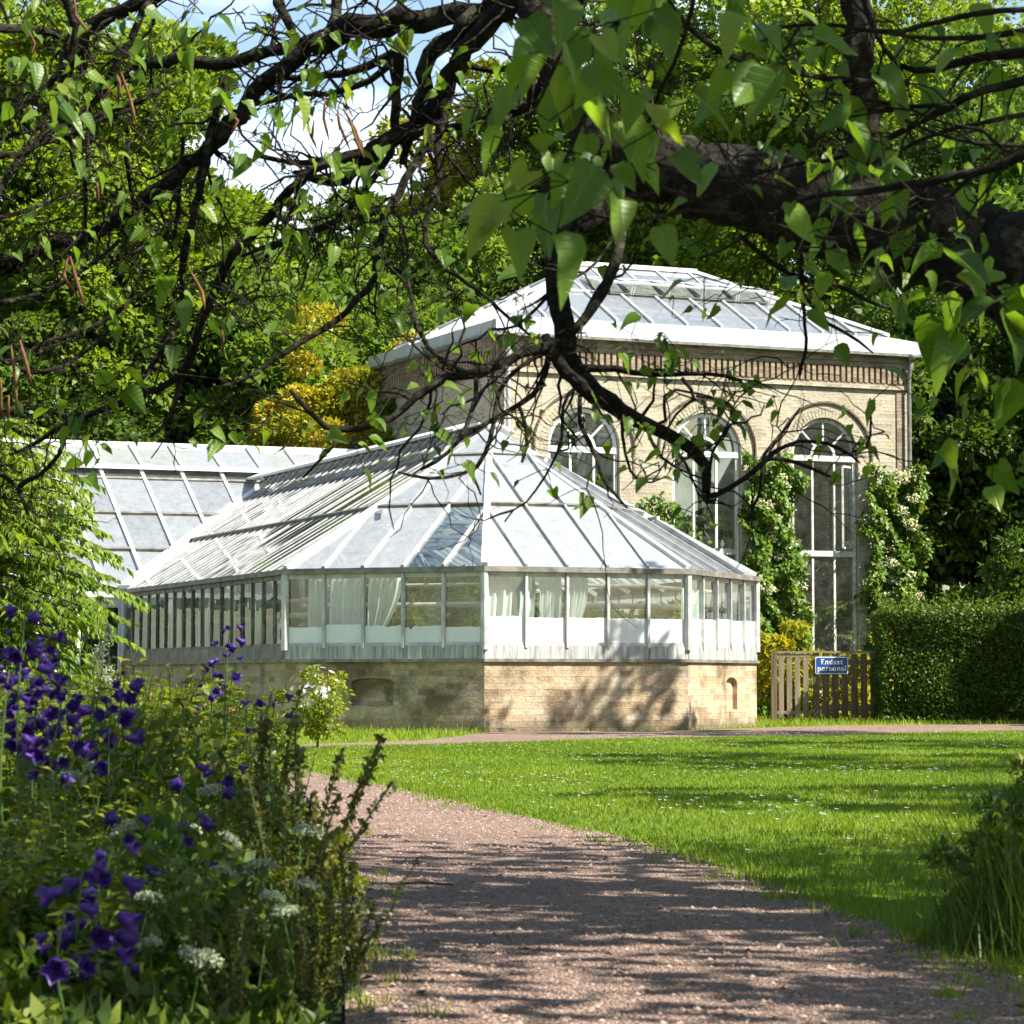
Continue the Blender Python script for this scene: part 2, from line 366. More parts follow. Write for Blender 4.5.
sheet('lawn', le + [(x, cross_near(x) + .05) for x in xs] + [(14, 3)], -.004, 'lawn')
sheet('lawn_verge', [(-9, 29)] + [(x, cross_far(x) - .05) for x in np.linspace(-9, 14, 60)] + [(14, 60), (-9, 60)], -.004, 'lawn')
m = NT('pinkish gravel'); p = m.geo()
v1 = m.n('ShaderNodeTexVoronoi'); v1.inputs['Scale'].default_value = 105; m.l(p, v1.inputs['Vector'])
v2 = m.n('ShaderNodeTexVoronoi'); v2.inputs['Scale'].default_value = 150; m.l(p, v2.inputs['Vector'])
c = m.ramp(m.n('ShaderNodeSeparateColor').outputs[0], [(0, .3), (1, .3)])
sp = m.n('ShaderNodeSeparateColor'); m.l(v1.outputs['Color'], sp.inputs[0])
c = m.ramp(sp.outputs[0], [(0, (.16, .10, .072)), (.4, (.31, .205, .155)), (.75, (.43, .30, .235)), (1, (.54, .42, .34))])
c = m.mix(m.math('MULTIPLY', m.ramp(m.noise(1.4, 6, .65, p), [(.35, 1.), (.65, 0.)]), .45), c, (.16, .11, .085))
h = m.math('ADD', v1.outputs['Distance'], m.math('MULTIPLY', v2.outputs['Distance'], .5))
M['gravel'] = m.done(m.bsdf(c, .92, .12, 0, m.bump(h, .9, .02)))
ysl = np.linspace(0, 22.5, 50)
sheet('gravel_path', [(path_right(y), y) for y in np.linspace(0, 27.5, 70)] + [(path_left(y), y) for y in ysl[::-1]], 0, 'gravel')
sheet('cross_path', [(x, cross_near(x)) for x in np.linspace(-9, 14, 80)] + [(x, cross_far(x)) for x in np.linspace(14, -9, 80)], .001, 'gravel')

# loose stones on the near walk
N = 15000; Y = 5.5 + 19 * rng.random(N) ** 2.0; X = path_left(Y) + (path_right(Y) - path_left(Y)) * rng.random(N)
s_ = .003 + .0055 * rng.random(N) ** 3; P = np.stack([X, Y, s_ * .35], 1)
base = np.array([[1, 0, 0], [0, 1, 0], [-1, 0, 0], [0, -1, 0], [0, 0, .8]])
V = P[:, None] + base[None] * s_[:, None, None] * (1 + .5 * rng.random((N, 5, 3)))
ff = np.array([[0, 1, 4], [1, 2, 4], [2, 3, 4], [3, 0, 4]])
loops = (np.arange(N)[:, None, None] * 5 + ff[None]).ravel()
m = NT('loose pebbles'); c = m.ramp(m.attr('var'), [(0, (.13, .085, .065)), (.5, (.28, .19, .15)), (1, (.4, .3, .24))]); M['pebble'] = m.done(m.bsdf(c, .9, .15))
tag(np_mesh('loose_gravel', V, 3, 'pebble', None, np.repeat(rng.random(N), 4), None, (loops, np.arange(N * 4) * 3)), kind='stuff')

# ------------------------------------------------------------------ glasshouse with the octagonal end
def fr(A, B):
    A = np.array(A, float); B = np.array(B, float); d = (B - A) / np.linalg.norm(B - A); n = np.array([d[1], -d[0]])  # outward = right hand of A->B
    return (lambda t, dd, z: np.array([A[0] + d[0] * t + n[0] * dd, A[1] + d[1] * t + n[1] * dd, z])), float(np.linalg.norm(B - A))
def wall_open(b, F, t0, t1, z0, z1, ops, d0, d1, n=18):
    """wall slab from d0 (in) to d1 (out) with arched openings (tc, half, zb, zs, rise)"""
    cur = t0
    for (tc, hw, zb, zs, rise) in ops:
        b.lbox(F, cur, tc - hw, d0, d1, z0, z1); cur = tc + hw
        if zb > z0: b.lbox(F, tc - hw, tc + hw, d0, d1, z0, zb)
        tt = tc + hw * -np.cos(np.linspace(0, math.pi, n + 1)); za = zs + rise * np.sqrt(np.maximum(0, 1 - ((tt - tc) / hw) ** 2))
        for i in range(n):
            a, c = tt[i], tt[i + 1]
            b.hexa([F(a, d0, za[i]), F(c, d0, za[i + 1]), F(c, d1, za[i + 1]), F(a, d1, za[i]), F(a, d0, z1), F(c, d0, z1), F(c, d1, z1), F(a, d1, z1)])
    b.lbox(F, cur, t1, d0, d1, z0, z1)
def clip(poly, a, b, c):
    out = []
    for i in range(len(poly)):
        p, q = poly[i], poly[(i + 1) % len(poly)]
        fp, fq = a * p[0] + b * p[1] - c, a * q[0] + b * q[1] - c
        if fp <= 1e-9: out.append(p)
        if fp * fq < -1e-12: k = fp / (fp - fq); out.append((p[0] + (q[0] - p[0]) * k, p[1] + (q[1] - p[1]) * k))
    return out
sL = 3.4
AX = R(68.25); aV = np.array([-math.cos(AX), math.sin(AX)]); pV = np.array([aV[1], -aV[0]])
def dirn(a): return np.array([-math.cos(a), math.sin(a)])
F_ = np.array([-.417, 41.363]); L_ = F_ + sL * dirn(AX - math.pi / 4); R_ = F_ - sL * dirn(AX - math.pi / 2); RR_ = R_ - sL * dirn(AX - 3 * math.pi / 4)
LL_ = L_ + 10.51 * aV; QR_ = RR_ + 10.51 * aV
APO = sL * 1.2071; mid = (F_ + R_) / 2; CC = mid + APO * (lambda d: np.array([-d[1], d[0]]))((R_ - F_) / sL)
ZB, ZA, ZE, ZT = 1.065, 1.33, 2.456, 4.92
con = thing('conservatory', (CC[0], CC[1], 0), 'low white glasshouse with faceted end on old brick base in mid picture', 'glasshouse')
facets = [(LL_, L_, 17, 'side'), (L_, F_, 5, 'shade'), (F_, R_, 5, 'sun'), (R_, RR_, 5, 'end'), (RR_, QR_, 17, 'far')]
bw, bsill, bgut = MB(), MB(), MB()
posts = []
for (A, B, n, kind) in facets:
    F, Ln = fr(A, B)
    bw.lbox(F, .1, Ln - .1, -.35, -.08, -.1, ZB - .02)
    ops = {'shade': [(1.52, .36, .38, .74, .07)], 'end': [(2.1, .28, .3, .72, .1)]}.get(kind, [])
    wall_open(bw, F, 0, Ln, -.1, ZB - .012, ops, -.079, 0)
    bsill.lbox(F, -.02, Ln + .02, -.2, .045, ZB - .011, ZB + .035)
    bgut.lbox(F, -.03, Ln + .03, -.08, .075, ZE - .035, ZE + .045)
    gw = tag(MB(), None) if False else None
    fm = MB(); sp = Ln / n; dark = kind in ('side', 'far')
    fm.lbox(F, .03, Ln - .03, -.06, 0, ZE - .11, ZE - .036); fm.lbox(F, .03, Ln - .03, -.06, .0, ZA - .03, ZA + .02)
    for i in range(1, n):
        hw_ = .014 if dark else .022; fm.lbox(F, i * sp - hw_, i * sp + hw_, -.035 if dark else -.05, .008 if dark else .03, ZA - .06, ZE - .04)
    for t0 in (.0, Ln): posts.append(F(t0, 0, 0)[:2])
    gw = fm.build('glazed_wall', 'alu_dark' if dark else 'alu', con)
    pb = MB()
    for i in range(n):
        t0, t1 = i * sp + .02, (i + 1) * sp - .02; k = rng.normal(0, .004, 2)
        pb.poly([F(t0, -.025 + k[0], ZA + .02), F(t1, -.025 + k[1], ZA + .02), F(t1, -.025, ZE - .1), F(t0, -.025, ZE - .1)])
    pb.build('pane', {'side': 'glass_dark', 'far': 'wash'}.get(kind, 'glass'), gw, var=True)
    zt = {'shade': 1.6, 'sun': 1.73, 'end': 1.74}.get(kind)
    if zt:
        ps = MB()
        for i in range(n):
            t0, t1 = i * sp + .024, (i + 1) * sp - .024; q = zt + rng.normal(0, .012); xs_ = np.linspace(t0, t1, 14)
            top = [q + rng.normal(0, .004) for _ in xs_]
            if kind == 'shade' and i in (2, 3): top = [v - abs(rng.normal(0, .02)) for v in top]
            ps.poly([F(a, -.018, ZA + .02) for a in xs_] + [F(a, -.018, b) for a, b in zip(xs_[::-1], top[::-1])])
        ps.build('painted_strip', 'paintstrip', gw)
    ap = MB(); k = max(1, n // 3)
    for i in range(k + 1):
        a, b_ = i * Ln / (k + 1), (i + 1) * Ln / (k + 1); ap.lbox(F, a + .004, b_ - .004, -.03, .012 + .003 * (i % 2), ZB + .036, ZA - .031)
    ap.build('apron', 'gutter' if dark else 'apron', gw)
bw.build('base_wall', 'brick_old', con); bsill.build('sill', 'gutter', con); bgut.build('gutter', 'gutter', con); None
for q in [posts[0]] + posts[1::2]:
    b = MB(); b.lathe(V3(q, 0), [(.062, ZA - .09), (.062, ZE - .037)], 8); b.build('corner_post', 'alu', con)
# roof
def roof_plane(A, B, top_of):   # local (t, h): t along eave from A to B, h 0..1 up the slope
    F, Ln = fr(A, B); d = (B - A) / Ln; inn = np.array([-d[1], d[0]])
    def P(t, h, off=0):
        q = A + d * t + inn * APO * h; sl_ = math.hypot(APO, ZT - ZE); nx = -inn * (ZT - ZE) / sl_; nz_ = APO / sl_
        return np.array([q[0] + nx[0] * off, q[1] + nx[1] * off, ZE + .05 + (ZT - ZE) * h + nz_ * off])
    return P, Ln
HR = [0, .425, .8, 1.0]
def roof_facet(A, B, n, clips, tr, gmat, cols=None, barw=.036, barmat='alu', hipends=()):
    P, Ln = roof_plane(A, B, None); nrm = np.cross(P(1, 0) - P(0, 0), P(0, 1) - P(0, 0)); nrm /= np.linalg.norm(nrm)
    if nrm[2] < 0: nrm = -nrm
    panes = {}; bars = MB(); purs = []; ts = np.linspace(tr[0], tr[1], n + 1)
    for j in range(3):
        lift = .0 + .022 * j
        for i in range(n):
            poly = [(ts[i], HR[j]), (ts[i + 1], HR[j]), (ts[i + 1], HR[j + 1]), (ts[i], HR[j + 1])]
            for c in clips: poly = clip(poly, *c)
            if len(poly) > 2:
                g = cols(i, j) if cols else gmat; k = rng.normal(0, .006, 3)
                panes.setdefault(g, MB()).poly([P(t, h, lift + k[0] + k[1] * (t - ts[i]) + k[2] * h) for t, h in poly])
        for i in range(n + 1):
            seg = [(ts[i] - .001, HR[j]), (ts[i] + .001, HR[j]), (ts[i] + .001, HR[j + 1]), (ts[i] - .001, HR[j + 1])]
            for c in clips: seg = clip(seg, *c)
            if len(seg) > 2:
                hs = [q[1] for q in seg]; lo, hi = min(hs), max(hs)
                if hi - lo > .03: bo = .02 if n < 9 else -.012; bars.bar(P(ts[i], lo, lift + bo), P(ts[i], hi, lift + bo), barw, .05 if n < 9 else .05, nrm)
        if j:
            row = [(tr[0], HR[j] - .001), (tr[1], HR[j] - .001), (tr[1], HR[j] + .001), (tr[0], HR[j] + .001)]
            for c in clips: row = clip(row, *c)
            if len(row) > 2:
                xs_ = [q[0] for q in row]; pur = MB(); pur.bar(P(min(xs_), HR[j], .012), P(max(xs_), HR[j], .012), .05, .07, nrm); purs.append(pur)
    first = None
    rp = bars.build('roof_panel', barmat, con)
    for g, mb in panes.items(): mb.build('roof_glass', g, rp, var=True)
    for pur in purs: pur.build('purlin', 'gutter', rp)
    return P
tri = [(-1 / (sL / 2), 1, 0), (1 / (sL / 2), 1, 2.0)]
def left_cols(i, j):
    if j == 0 and i >= 3: return 'glass_roof'
    return 'wash'
roof_facet(L_, F_, 5, tri, (0, sL), 'wash', left_cols)
roof_facet(F_, R_, 5, tri, (0, sL), 'wash', lambda i, j: 'wash')
roof_facet(R_, RR_, 5, tri, (0, sL), 'wash', lambda i, j: 'glass_roof' if (j == 0 and i > 2) else 'wash')
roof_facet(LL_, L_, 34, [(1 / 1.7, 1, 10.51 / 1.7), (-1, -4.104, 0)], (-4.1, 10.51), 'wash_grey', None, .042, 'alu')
roof_facet(RR_, QR_, 34, [(-1 / 1.7, 1, 0), (1, -4.104, 10.51)], (0, 14.6), 'wash', None, .045, 'white')
top = V3(CC, ZT + .05)
for v in (L_, F_, R_, RR_): hip = MB(); hip.bar(V3(v, ZE + .075), top, .1, .07); hip.build('hip_cap', 'white', con)
RE = CC + aV * 12.9
hip = MB(); hip.bar(V3(LL_, ZE + .1), V3(RE, ZT + .1), .26, .08); hip.build('valley_cap', 'white', con)
# raised ridge vent: louvre frames with a cap board on posts
rv = MB(); rfs = []
for sgn in (-1, 1):
    q0, q1 = CC + aV * .3 + pV * .42 * sgn, RE - aV * .2 + pV * .42 * sgn
    rv.bar(V3(q0, ZT + .12), V3(q1, ZT + .12), .30, .04, (pV[0] * sgn * .4, pV[1] * sgn * .4, 1))
    for i in range(27):
        q = CC + aV * (.4 + i * .46); rf = MB(); rfs.append(rf); rf.bar(V3(q + pV * .5 * sgn, ZT - .3), V3(q + pV * .12 * sgn, ZT + .1), .05, .05)
rv.bar(V3(CC + aV * .1, ZT + .16), V3(RE, ZT + .16), .36, .05)
rv.bar(V3(CC, ZT + .06), V3(RE, ZT + .06), .1, .12)
rvo = rv.build('ridge_vent', 'white', con); [rf.build('vent_stay', 'white', rvo) for rf in rfs]
# inside: floor, benches, pipes, cloth
fl = MB(); inner = [LL_, L_, F_, R_, RR_, QR_]; fl.poly([V3(CC + (q - CC) * .93, .9) for q in inner]); fl.build('staging', 'wash_grey', con, var=True)
pp = MB()
for (A, B, n, kind) in facets[1:4]:
    F, Ln = fr(A, B); pp.tube([F(.1, -.45, 1.93), F(Ln - .1, -.45, 1.93)], .045, 10); pp.tube([F(.3, -.7, 2.25), F(Ln - .3, -.7, 2.25)], .03, 8)
F, Ln = fr(LL_, L_); pp.tube([F(.3, -.5, 1.8), F(Ln, -.5, 1.8)], .05, 8); pp.tube([F(.3, -.5, 2.05), F(Ln, -.5, 2.05)], .03, 8)
for i in range(9): pp.tube([F(.8 + i * 1.1, -.9, .9), F(.8 + i * 1.1, -.9, 2.8)], .05, 8)
pp.build('heating_pipe', 'pipe', con)
# inner trusses seen through the clear panes
tr_ = MB()
for i in range(8):
    q = CC + aV * (i * 1.5 - .2)
    for sgn in (-1, 1): tr_.bar(V3(q + pV * 3.8 * sgn, ZE - .1), V3(q, ZT - .35), .06, .08)
    tr_.bar(V3(q - pV * 2.4, 3.4), V3(q + pV * 2.4, 3.4), .05, .06)
for k in (-2.4, -1.2, 0, 1.2, 2.4): tr_.bar(V3(CC + pV * k - aV * 1.5, 3.46), V3(CC + pV * k + aV * 10, 3.46), .05, .05)
tr_.build('truss', 'white', con)
def curtain(A, B, t0, t1, zb, hang):
    F, Ln = fr(A, B); b = MB(); n = 40; rows = 8; vs = []
    for j in range(rows + 1):
        for i in range(n + 1):
            u = i / n; v = j / rows; pull = hang * v * v
            t_ = t0 + (t1 - t0) * (u * (1 - pull * .6)); d_ = -.16 + .035 * math.sin(u * 38 + v * 2) + .02 * math.sin(u * 17 + 1)
            vs.append(F(t_, d_, ZE - .1 - (ZE - .1 - zb) * v))
    b.add(vs, [(j * (n + 1) + i, j * (n + 1) + i + 1, (j + 1) * (n + 1) + i + 1, (j + 1) * (n + 1) + i) for j in range(rows) for i in range(n)])
    b.build('shade_curtain', 'cloth', con, True, True)
curtain(L_, F_, .35, .66, 1.5, 0); curtain(L_, F_, .72, 1.34, 1.52, 0); curtain(L_, F_, 1.38, 1.95, 1.55, .9)
curtain(F_, R_, .08, .9, 1.6, .1); curtain(F_, R_, .95, 1.33, 1.55, .1); curtain(F_, R_, 1.4, 1.78, 1.55, .8); curtain(R_, RR_, .1, 1.2, 1.6, .2)
F, Ln = fr(LL_, L_)
for k in (3.1, 5.0, 6.7, 8.2): curtain(LL_, L_, k, k + .3, 1.2, 0)

# ------------------------------------------------------------------ long glasshouse wing behind
wing = thing('glasshouse_wing', (LL_[0], LL_[1], 0), 'long white pitched glasshouse behind the drooping tree at left, with open ridge flaps', 'glasshouse')
WA = LL_ - pV * 6.5; WB = LL_ + pV * 9.0; WD = 4.7; WSL = .63
def WP(u, d, z): q = WA + pV * u + aV * d; return np.array([q[0], q[1], z])
Wn = np.array([-aV[0] * WSL, -aV[1] * WSL, 1]); Wn /= np.linalg.norm(Wn)
b = MB(); b.hexa([WP(0, 0, -.1), WP(6.4, 0, -.1), WP(6.4, .3, -.1), WP(0, .3, -.1), WP(0, 0, .9), WP(6.4, 0, .9), WP(6.4, .3, .9), WP(0, .3, .9)]); b.build('base_wall', 'brick_old', wing)
b = MB(); gp = MB()
for i in range(9): b.bar(WP(.03 + i * .8, .05, .9), WP(.03 + i * .8, .05, ZE), .07, .06, (pV[0], pV[1], 0))
b.bar(WP(0, .05, .93), WP(6.4, .05, .93), .07, .06); b.bar(WP(0, .05, ZE - .05), WP(15.5, .05, ZE - .05), .1, .1)
gp.poly([WP(0, .06, .9), WP(6.4, .06, .9), WP(6.4, .06, ZE), WP(0, .06, ZE)])
fo = b.build('glazed_wall', 'white', wing); gp.build('pane', 'glass', fo)
b = MB(); g1 = MB(); g2 = []; pr = MB()
hs = [0, 1.35, 2.6, 3.85, WD]
for i in range(19):
    u = .1 + i * .86
    if u < 15.5: b.bar(WP(u, 0, ZE + .04), WP(u, WD - .5, ZE + .04 + (WD - .5) * WSL), .07, .07, Wn)
    for j in range(3):
        k = rng.normal(0, .008, 3)
        (g1 if rng.random() < .93 else g2[g2.append(MB()) or -1]).poly([WP(u, hs[j], ZE + hs[j] * WSL + .02 * j), WP(u + .86, hs[j], ZE + hs[j] * WSL + k[0] + .02 * j), WP(u + .86, hs[j + 1], ZE + hs[j + 1] * WSL + k[1] + .02 * j), WP(u, hs[j + 1], ZE + hs[j + 1] * WSL + k[2] + .02 * j)])
for h in hs[1:4]: pr.bar(WP(0, h, ZE + h * WSL + .04), WP(15.6, h, ZE + h * WSL + .04), .08, .07, Wn)
pr.bar(WP(0, 4.2, ZE + 4.2 * WSL), WP(15.6, 4.2, ZE + 4.2 * WSL), .1, .1)
ro = b.build('roof_panel', 'white', wing); g1.build('roof_glass', 'wash_roof', ro, var=True); [g_.build('roof_glass', 'glass_roof', ro) for g_ in g2]; pr.build('purlin', 'gutter', ro)
b = MB(); b.hexa([WP(0, WD, ZE + WD * WSL - .4), WP(15.6, WD, ZE + WD * WSL - .4), WP(15.6, WD + 4.6, 2.4), WP(0, WD + 4.6, 2.4), WP(0, WD, ZE + WD * WSL - .3), WP(15.6, WD, ZE + WD * WSL - .3), WP(15.6, WD + 4.7, 2.45), WP(0, WD + 4.7, 2.45)]); b.build('back_slope', 'wash', wing, var=True)
b = MB(); g = MB()   # raised ridge flaps
z0, z1 = ZE + 4.05 * WSL + .18, ZE + 5.2 * WSL + .02
b.bar(WP(0, 4.05, z0), WP(15.6, 4.05, z0), .08, .09); b.bar(WP(0, 5.2, z1), WP(15.6, 5.2, z1), .14, .1)
for i in range(19): b.bar(WP(.1 + i * .86, 4.05, z0 + .03), WP(.1 + i * .86, 5.2, z1 + .03), .07, .06, Wn)
g.poly([WP(0, 4.05, z0 + .02), WP(15.6, 4.05, z0 + .02), WP(15.6, 5.2, z1), WP(0, 5.2, z1)])
vo = b.build('ridge_flap', 'white', wing); g.build('roof_glass', 'wash', vo, var=True)
for i in range(10): b = MB(); b.bar(WP(.5 + i * 1.6, 4.3, ZE + 4.2 * WSL - .02), WP(.5 + i * 1.6, 4.3, z0 + .06), .25, .05); b.build('flap_stay', 'pipe', vo)
e0 = MB(); e0.poly([WP(0, 0, .8), WP(0, WD, .8), WP(0, WD, ZE + WD * WSL), WP(0, 0, ZE)]); e0.build('gable_glass', 'wash', wing, var=True); e0 = MB(); e0.poly([WP(15.6, 0, .8), WP(15.6, WD, .8), WP(15.6, WD, ZE + WD * WSL), WP(15.6, 0, ZE)]); e0.build('gable_glass', 'wash', wing, var=True)

# ------------------------------------------------------------------ brick palm house
B_ = np.array([-.216, 55.85]); BR = np.array([8.681, 59.758]); e = (BR - B_) / np.linalg.norm(BR - B_); nb = np.array([-e[1], e[0]])
BLn, BD, EV = float(np.linalg.norm(BR - B_)), 7.0, 7.88
BL = B_ + nb * BD; BK = BR + nb * BD
ph = thing('palm_house', (B_[0] + e[0] * 4.9 + nb[0] * 3.5, B_[1] + e[1] * 4.9 + nb[1] * 3.5, 0), 'tall pale brick palm house with arched windows and hipped glass roof', 'building')
FF, _ = fr(B_, BR); FS, _ = fr(BL, B_); FR, _ = fr(BR, BK); FB, _ = fr(BK, BL)
WT = .42; ZS, RAD, ZM, ZW = 5.61, .82, 3.49, .45
cents = [1.87, 4.75, 7.63]
b = MB(); wall_open(b, FF, 0, BLn, -.1, EV - .78, [(c, RAD, ZW, ZS, RAD) for c in cents], -WT, 0, 26)
b.lbox(FS, 0, BD - WT - .002, -WT, 0, -.1, EV - .781); b.lbox(FR, WT + .002, BD, -WT, 0, -.1, EV - .781); b.lbox(FB, WT + .003, BLn - WT - .003, -WT, 0, -.1, EV - .782)
wl = b.build('wall', 'brick', ph)
# blind panels between the windows
for t0 in (3.0, 5.88):
    b = MB()
    for (a, c, z0, z1) in ((t0, t0 + .62, 5.0, 5.05),): b.lbox(FF, a, c, .001, .03, z0, z1); b.lbox(FF, a, a + .05, .001, .03, z1, 5.45)
    b.build('string_course', 'brick_dark', ph)
# cornice
cn = MB(); dn = MB()
for (F, Ln) in ((FF, BLn), (FS, BD), (FR, BD)):
    cn.lbox(F, -.0, Ln, -WT + .01, .06, EV - .78, EV - .66); cn.lbox(F, 0, Ln, -WT + .01, .004, EV - .66, EV - .3)
    cn.lbox(F, -.0, Ln, -WT + .01, .085, EV - .3, EV - .2); cn.lbox(F, 0, Ln, -WT + .01, .12, EV - .2, EV - .02)
    k = int(Ln / .145)
    for i in range(k): t_ = (i + .5) * Ln / k; dn.lbox(F, t_ - .042, t_ + .042, .004, .075, EV - .655, EV - .301)
co_ = cn.build('cornice', 'brick_dark', ph); dn.build('dentil', 'brick_dark', co_)
b = MB(); b.lbox(FF, .002, BLn - .002, .061, .075, EV - .78, EV - .7); b.build('ledge', 'brick', co_)
# fascia and roof
def ring(off, z): return [V3(q, z) for q in (B_ - e * off - nb * off, BR + e * off - nb * off, BK + e * off + nb * off, BL - e * off + nb * off)]
b = MB(); o0, o1 = ring(.22, EV), ring(.2, EV + .27); i1 = ring(-.3, EV + .42); i0 = ring(-.28, EV)
for k in range(4):
    q = (k + 1) % 4; b.poly([o0[k], o0[q], o1[q], o1[k]]); b.poly([o1[k], o1[q], i1[q], i1[k]]); b.poly([i0[k], i0[q], o0[q], o0[k]])
b.build('fascia', 'zinc', ph)
gt = MB()
for k in range(4): gt.bar(o0[k] + np.array([0, 0, -.03]), o0[(k + 1) % 4] + np.array([0, 0, -.03]), .1, .06)
gt.build('gutter', 'alu_dark', ph)
ZR = 9.95; HW = BD / 2
r0, r1 = B_ + e * 3.4 + nb * HW, BR - e * 3.4 + nb * HW
sides = [(i1[0], i1[1], V3(r0, ZR), V3(r1, ZR)), (i1[1], i1[2], V3(r1, ZR), V3(r1, ZR)), (i1[2], i1[3], V3(r1, ZR), V3(r0, ZR)), (i1[3], i1[0], V3(r0, ZR), V3(r0, ZR))]
rb = MB(); rg = {}
for si, (a, c, ta, tcx) in enumerate(sides):
    n = 11 if si % 2 == 0 else 8; nn = np.cross(c - a, ta - a); nn /= np.linalg.norm(nn)
    if nn[2] < 0: nn = -nn
    ax = (c - a) / np.linalg.norm(c - a); Ls = np.linalg.norm(c - a); ua, uc = np.dot(ta - a, ax), np.dot(tcx - a, ax); up = (ta - a) - ax * ua
    hi = np.linalg.norm(up); up = up / hi
    P = lambda t, h, o=0: a + ax * t + up * h * hi + nn * o
    for i in range(n):
        t0, t1 = i * Ls / n, (i + 1) * Ls / n
        for h0, h1 in ((0, .5), (.5, 1)):
            poly = clip(clip([(t0, h0), (t1, h0), (t1, h1), (t0, h1)], -1, ua, 0), 1, (Ls - uc), Ls)
            if len(poly) > 2:
                key = 'glass_roof' if (si == 1 or (si == 0 and (h0 < .4 and i > 10 or rng.random() < .12))) else 'wash_roof'
                rg.setdefault(key, MB()).poly([P(t_, h, rng.normal(0, .006) + .02 * (h0 > .1)) for t_, h in poly])
        lim = min(t0 / max(ua, 1e-6), (Ls - t0) / max(Ls - uc, 1e-6), 1)
        if lim > .04: rb.bar(P(t0, 0, .03), P(t0, lim, .03), .045, .05, nn)
    rb.bar(P(.5 * ua, .5, .03), P(Ls - .5 * (Ls - uc), .5, .03), .06, .05, nn)
    rb.bar(a + nn * .04, ta + nn * .04, .12, .07, nn)
rb.bar(V3(r0, ZR + .06), V3(r1, ZR + .06), .16, .1)
ro = rb.build('roof', 'white', ph)
for k, mb in rg.items(): mb.build('roof_glass', k, ro, var=True)
# row of propped open roof vents on the front slope
a, c, ta, tcx = sides[0]; ax = (c - a) / np.linalg.norm(c - a); Ls = np.linalg.norm(c - a); ua = np.dot(ta - a, ax); up = (ta - a) - ax * ua; hi = np.linalg.norm(up); up /= hi; nn = np.cross(ax, up); nn = nn if nn[2] > 0 else -nn
for i in range(5):
    t0 = 2.75 + i * .86; t1 = t0 + .8
    p = [a + ax * t0 + up * hi * .72 + nn * .09, a + ax * t1 + up * hi * .72 + nn * .09, a + ax * t1 + up * hi * .48 + nn * .3, a + ax * t0 + up * hi * .48 + nn * .3]
    v = MB()
    for k in range(4): v.bar(p[k], p[(k + 1) % 4], .04, .04, nn, .02)
    v.bar(p[3] - nn * .26, p[3], .03, .03, ax); v.bar(p[2] - nn * .26, p[2], .03, .03, ax)
    vo = v.build('roof_vent', 'white', ro); g = MB(); g.poly(p); g.build('vent_glass', 'glass_roof', vo)
    g = MB(); g.poly([a + ax * t0 + up * hi * .7 + nn * .06, a + ax * t1 + up * hi * .7 + nn * .06, a + ax * t1 + up * hi * .47 + nn * .06, a + ax * t0 + up * hi * .47 + nn * .06]); g.build('vent_dark_sheet', 'alu_dark', vo)  # dark sheet painted in place of the shade under the flap
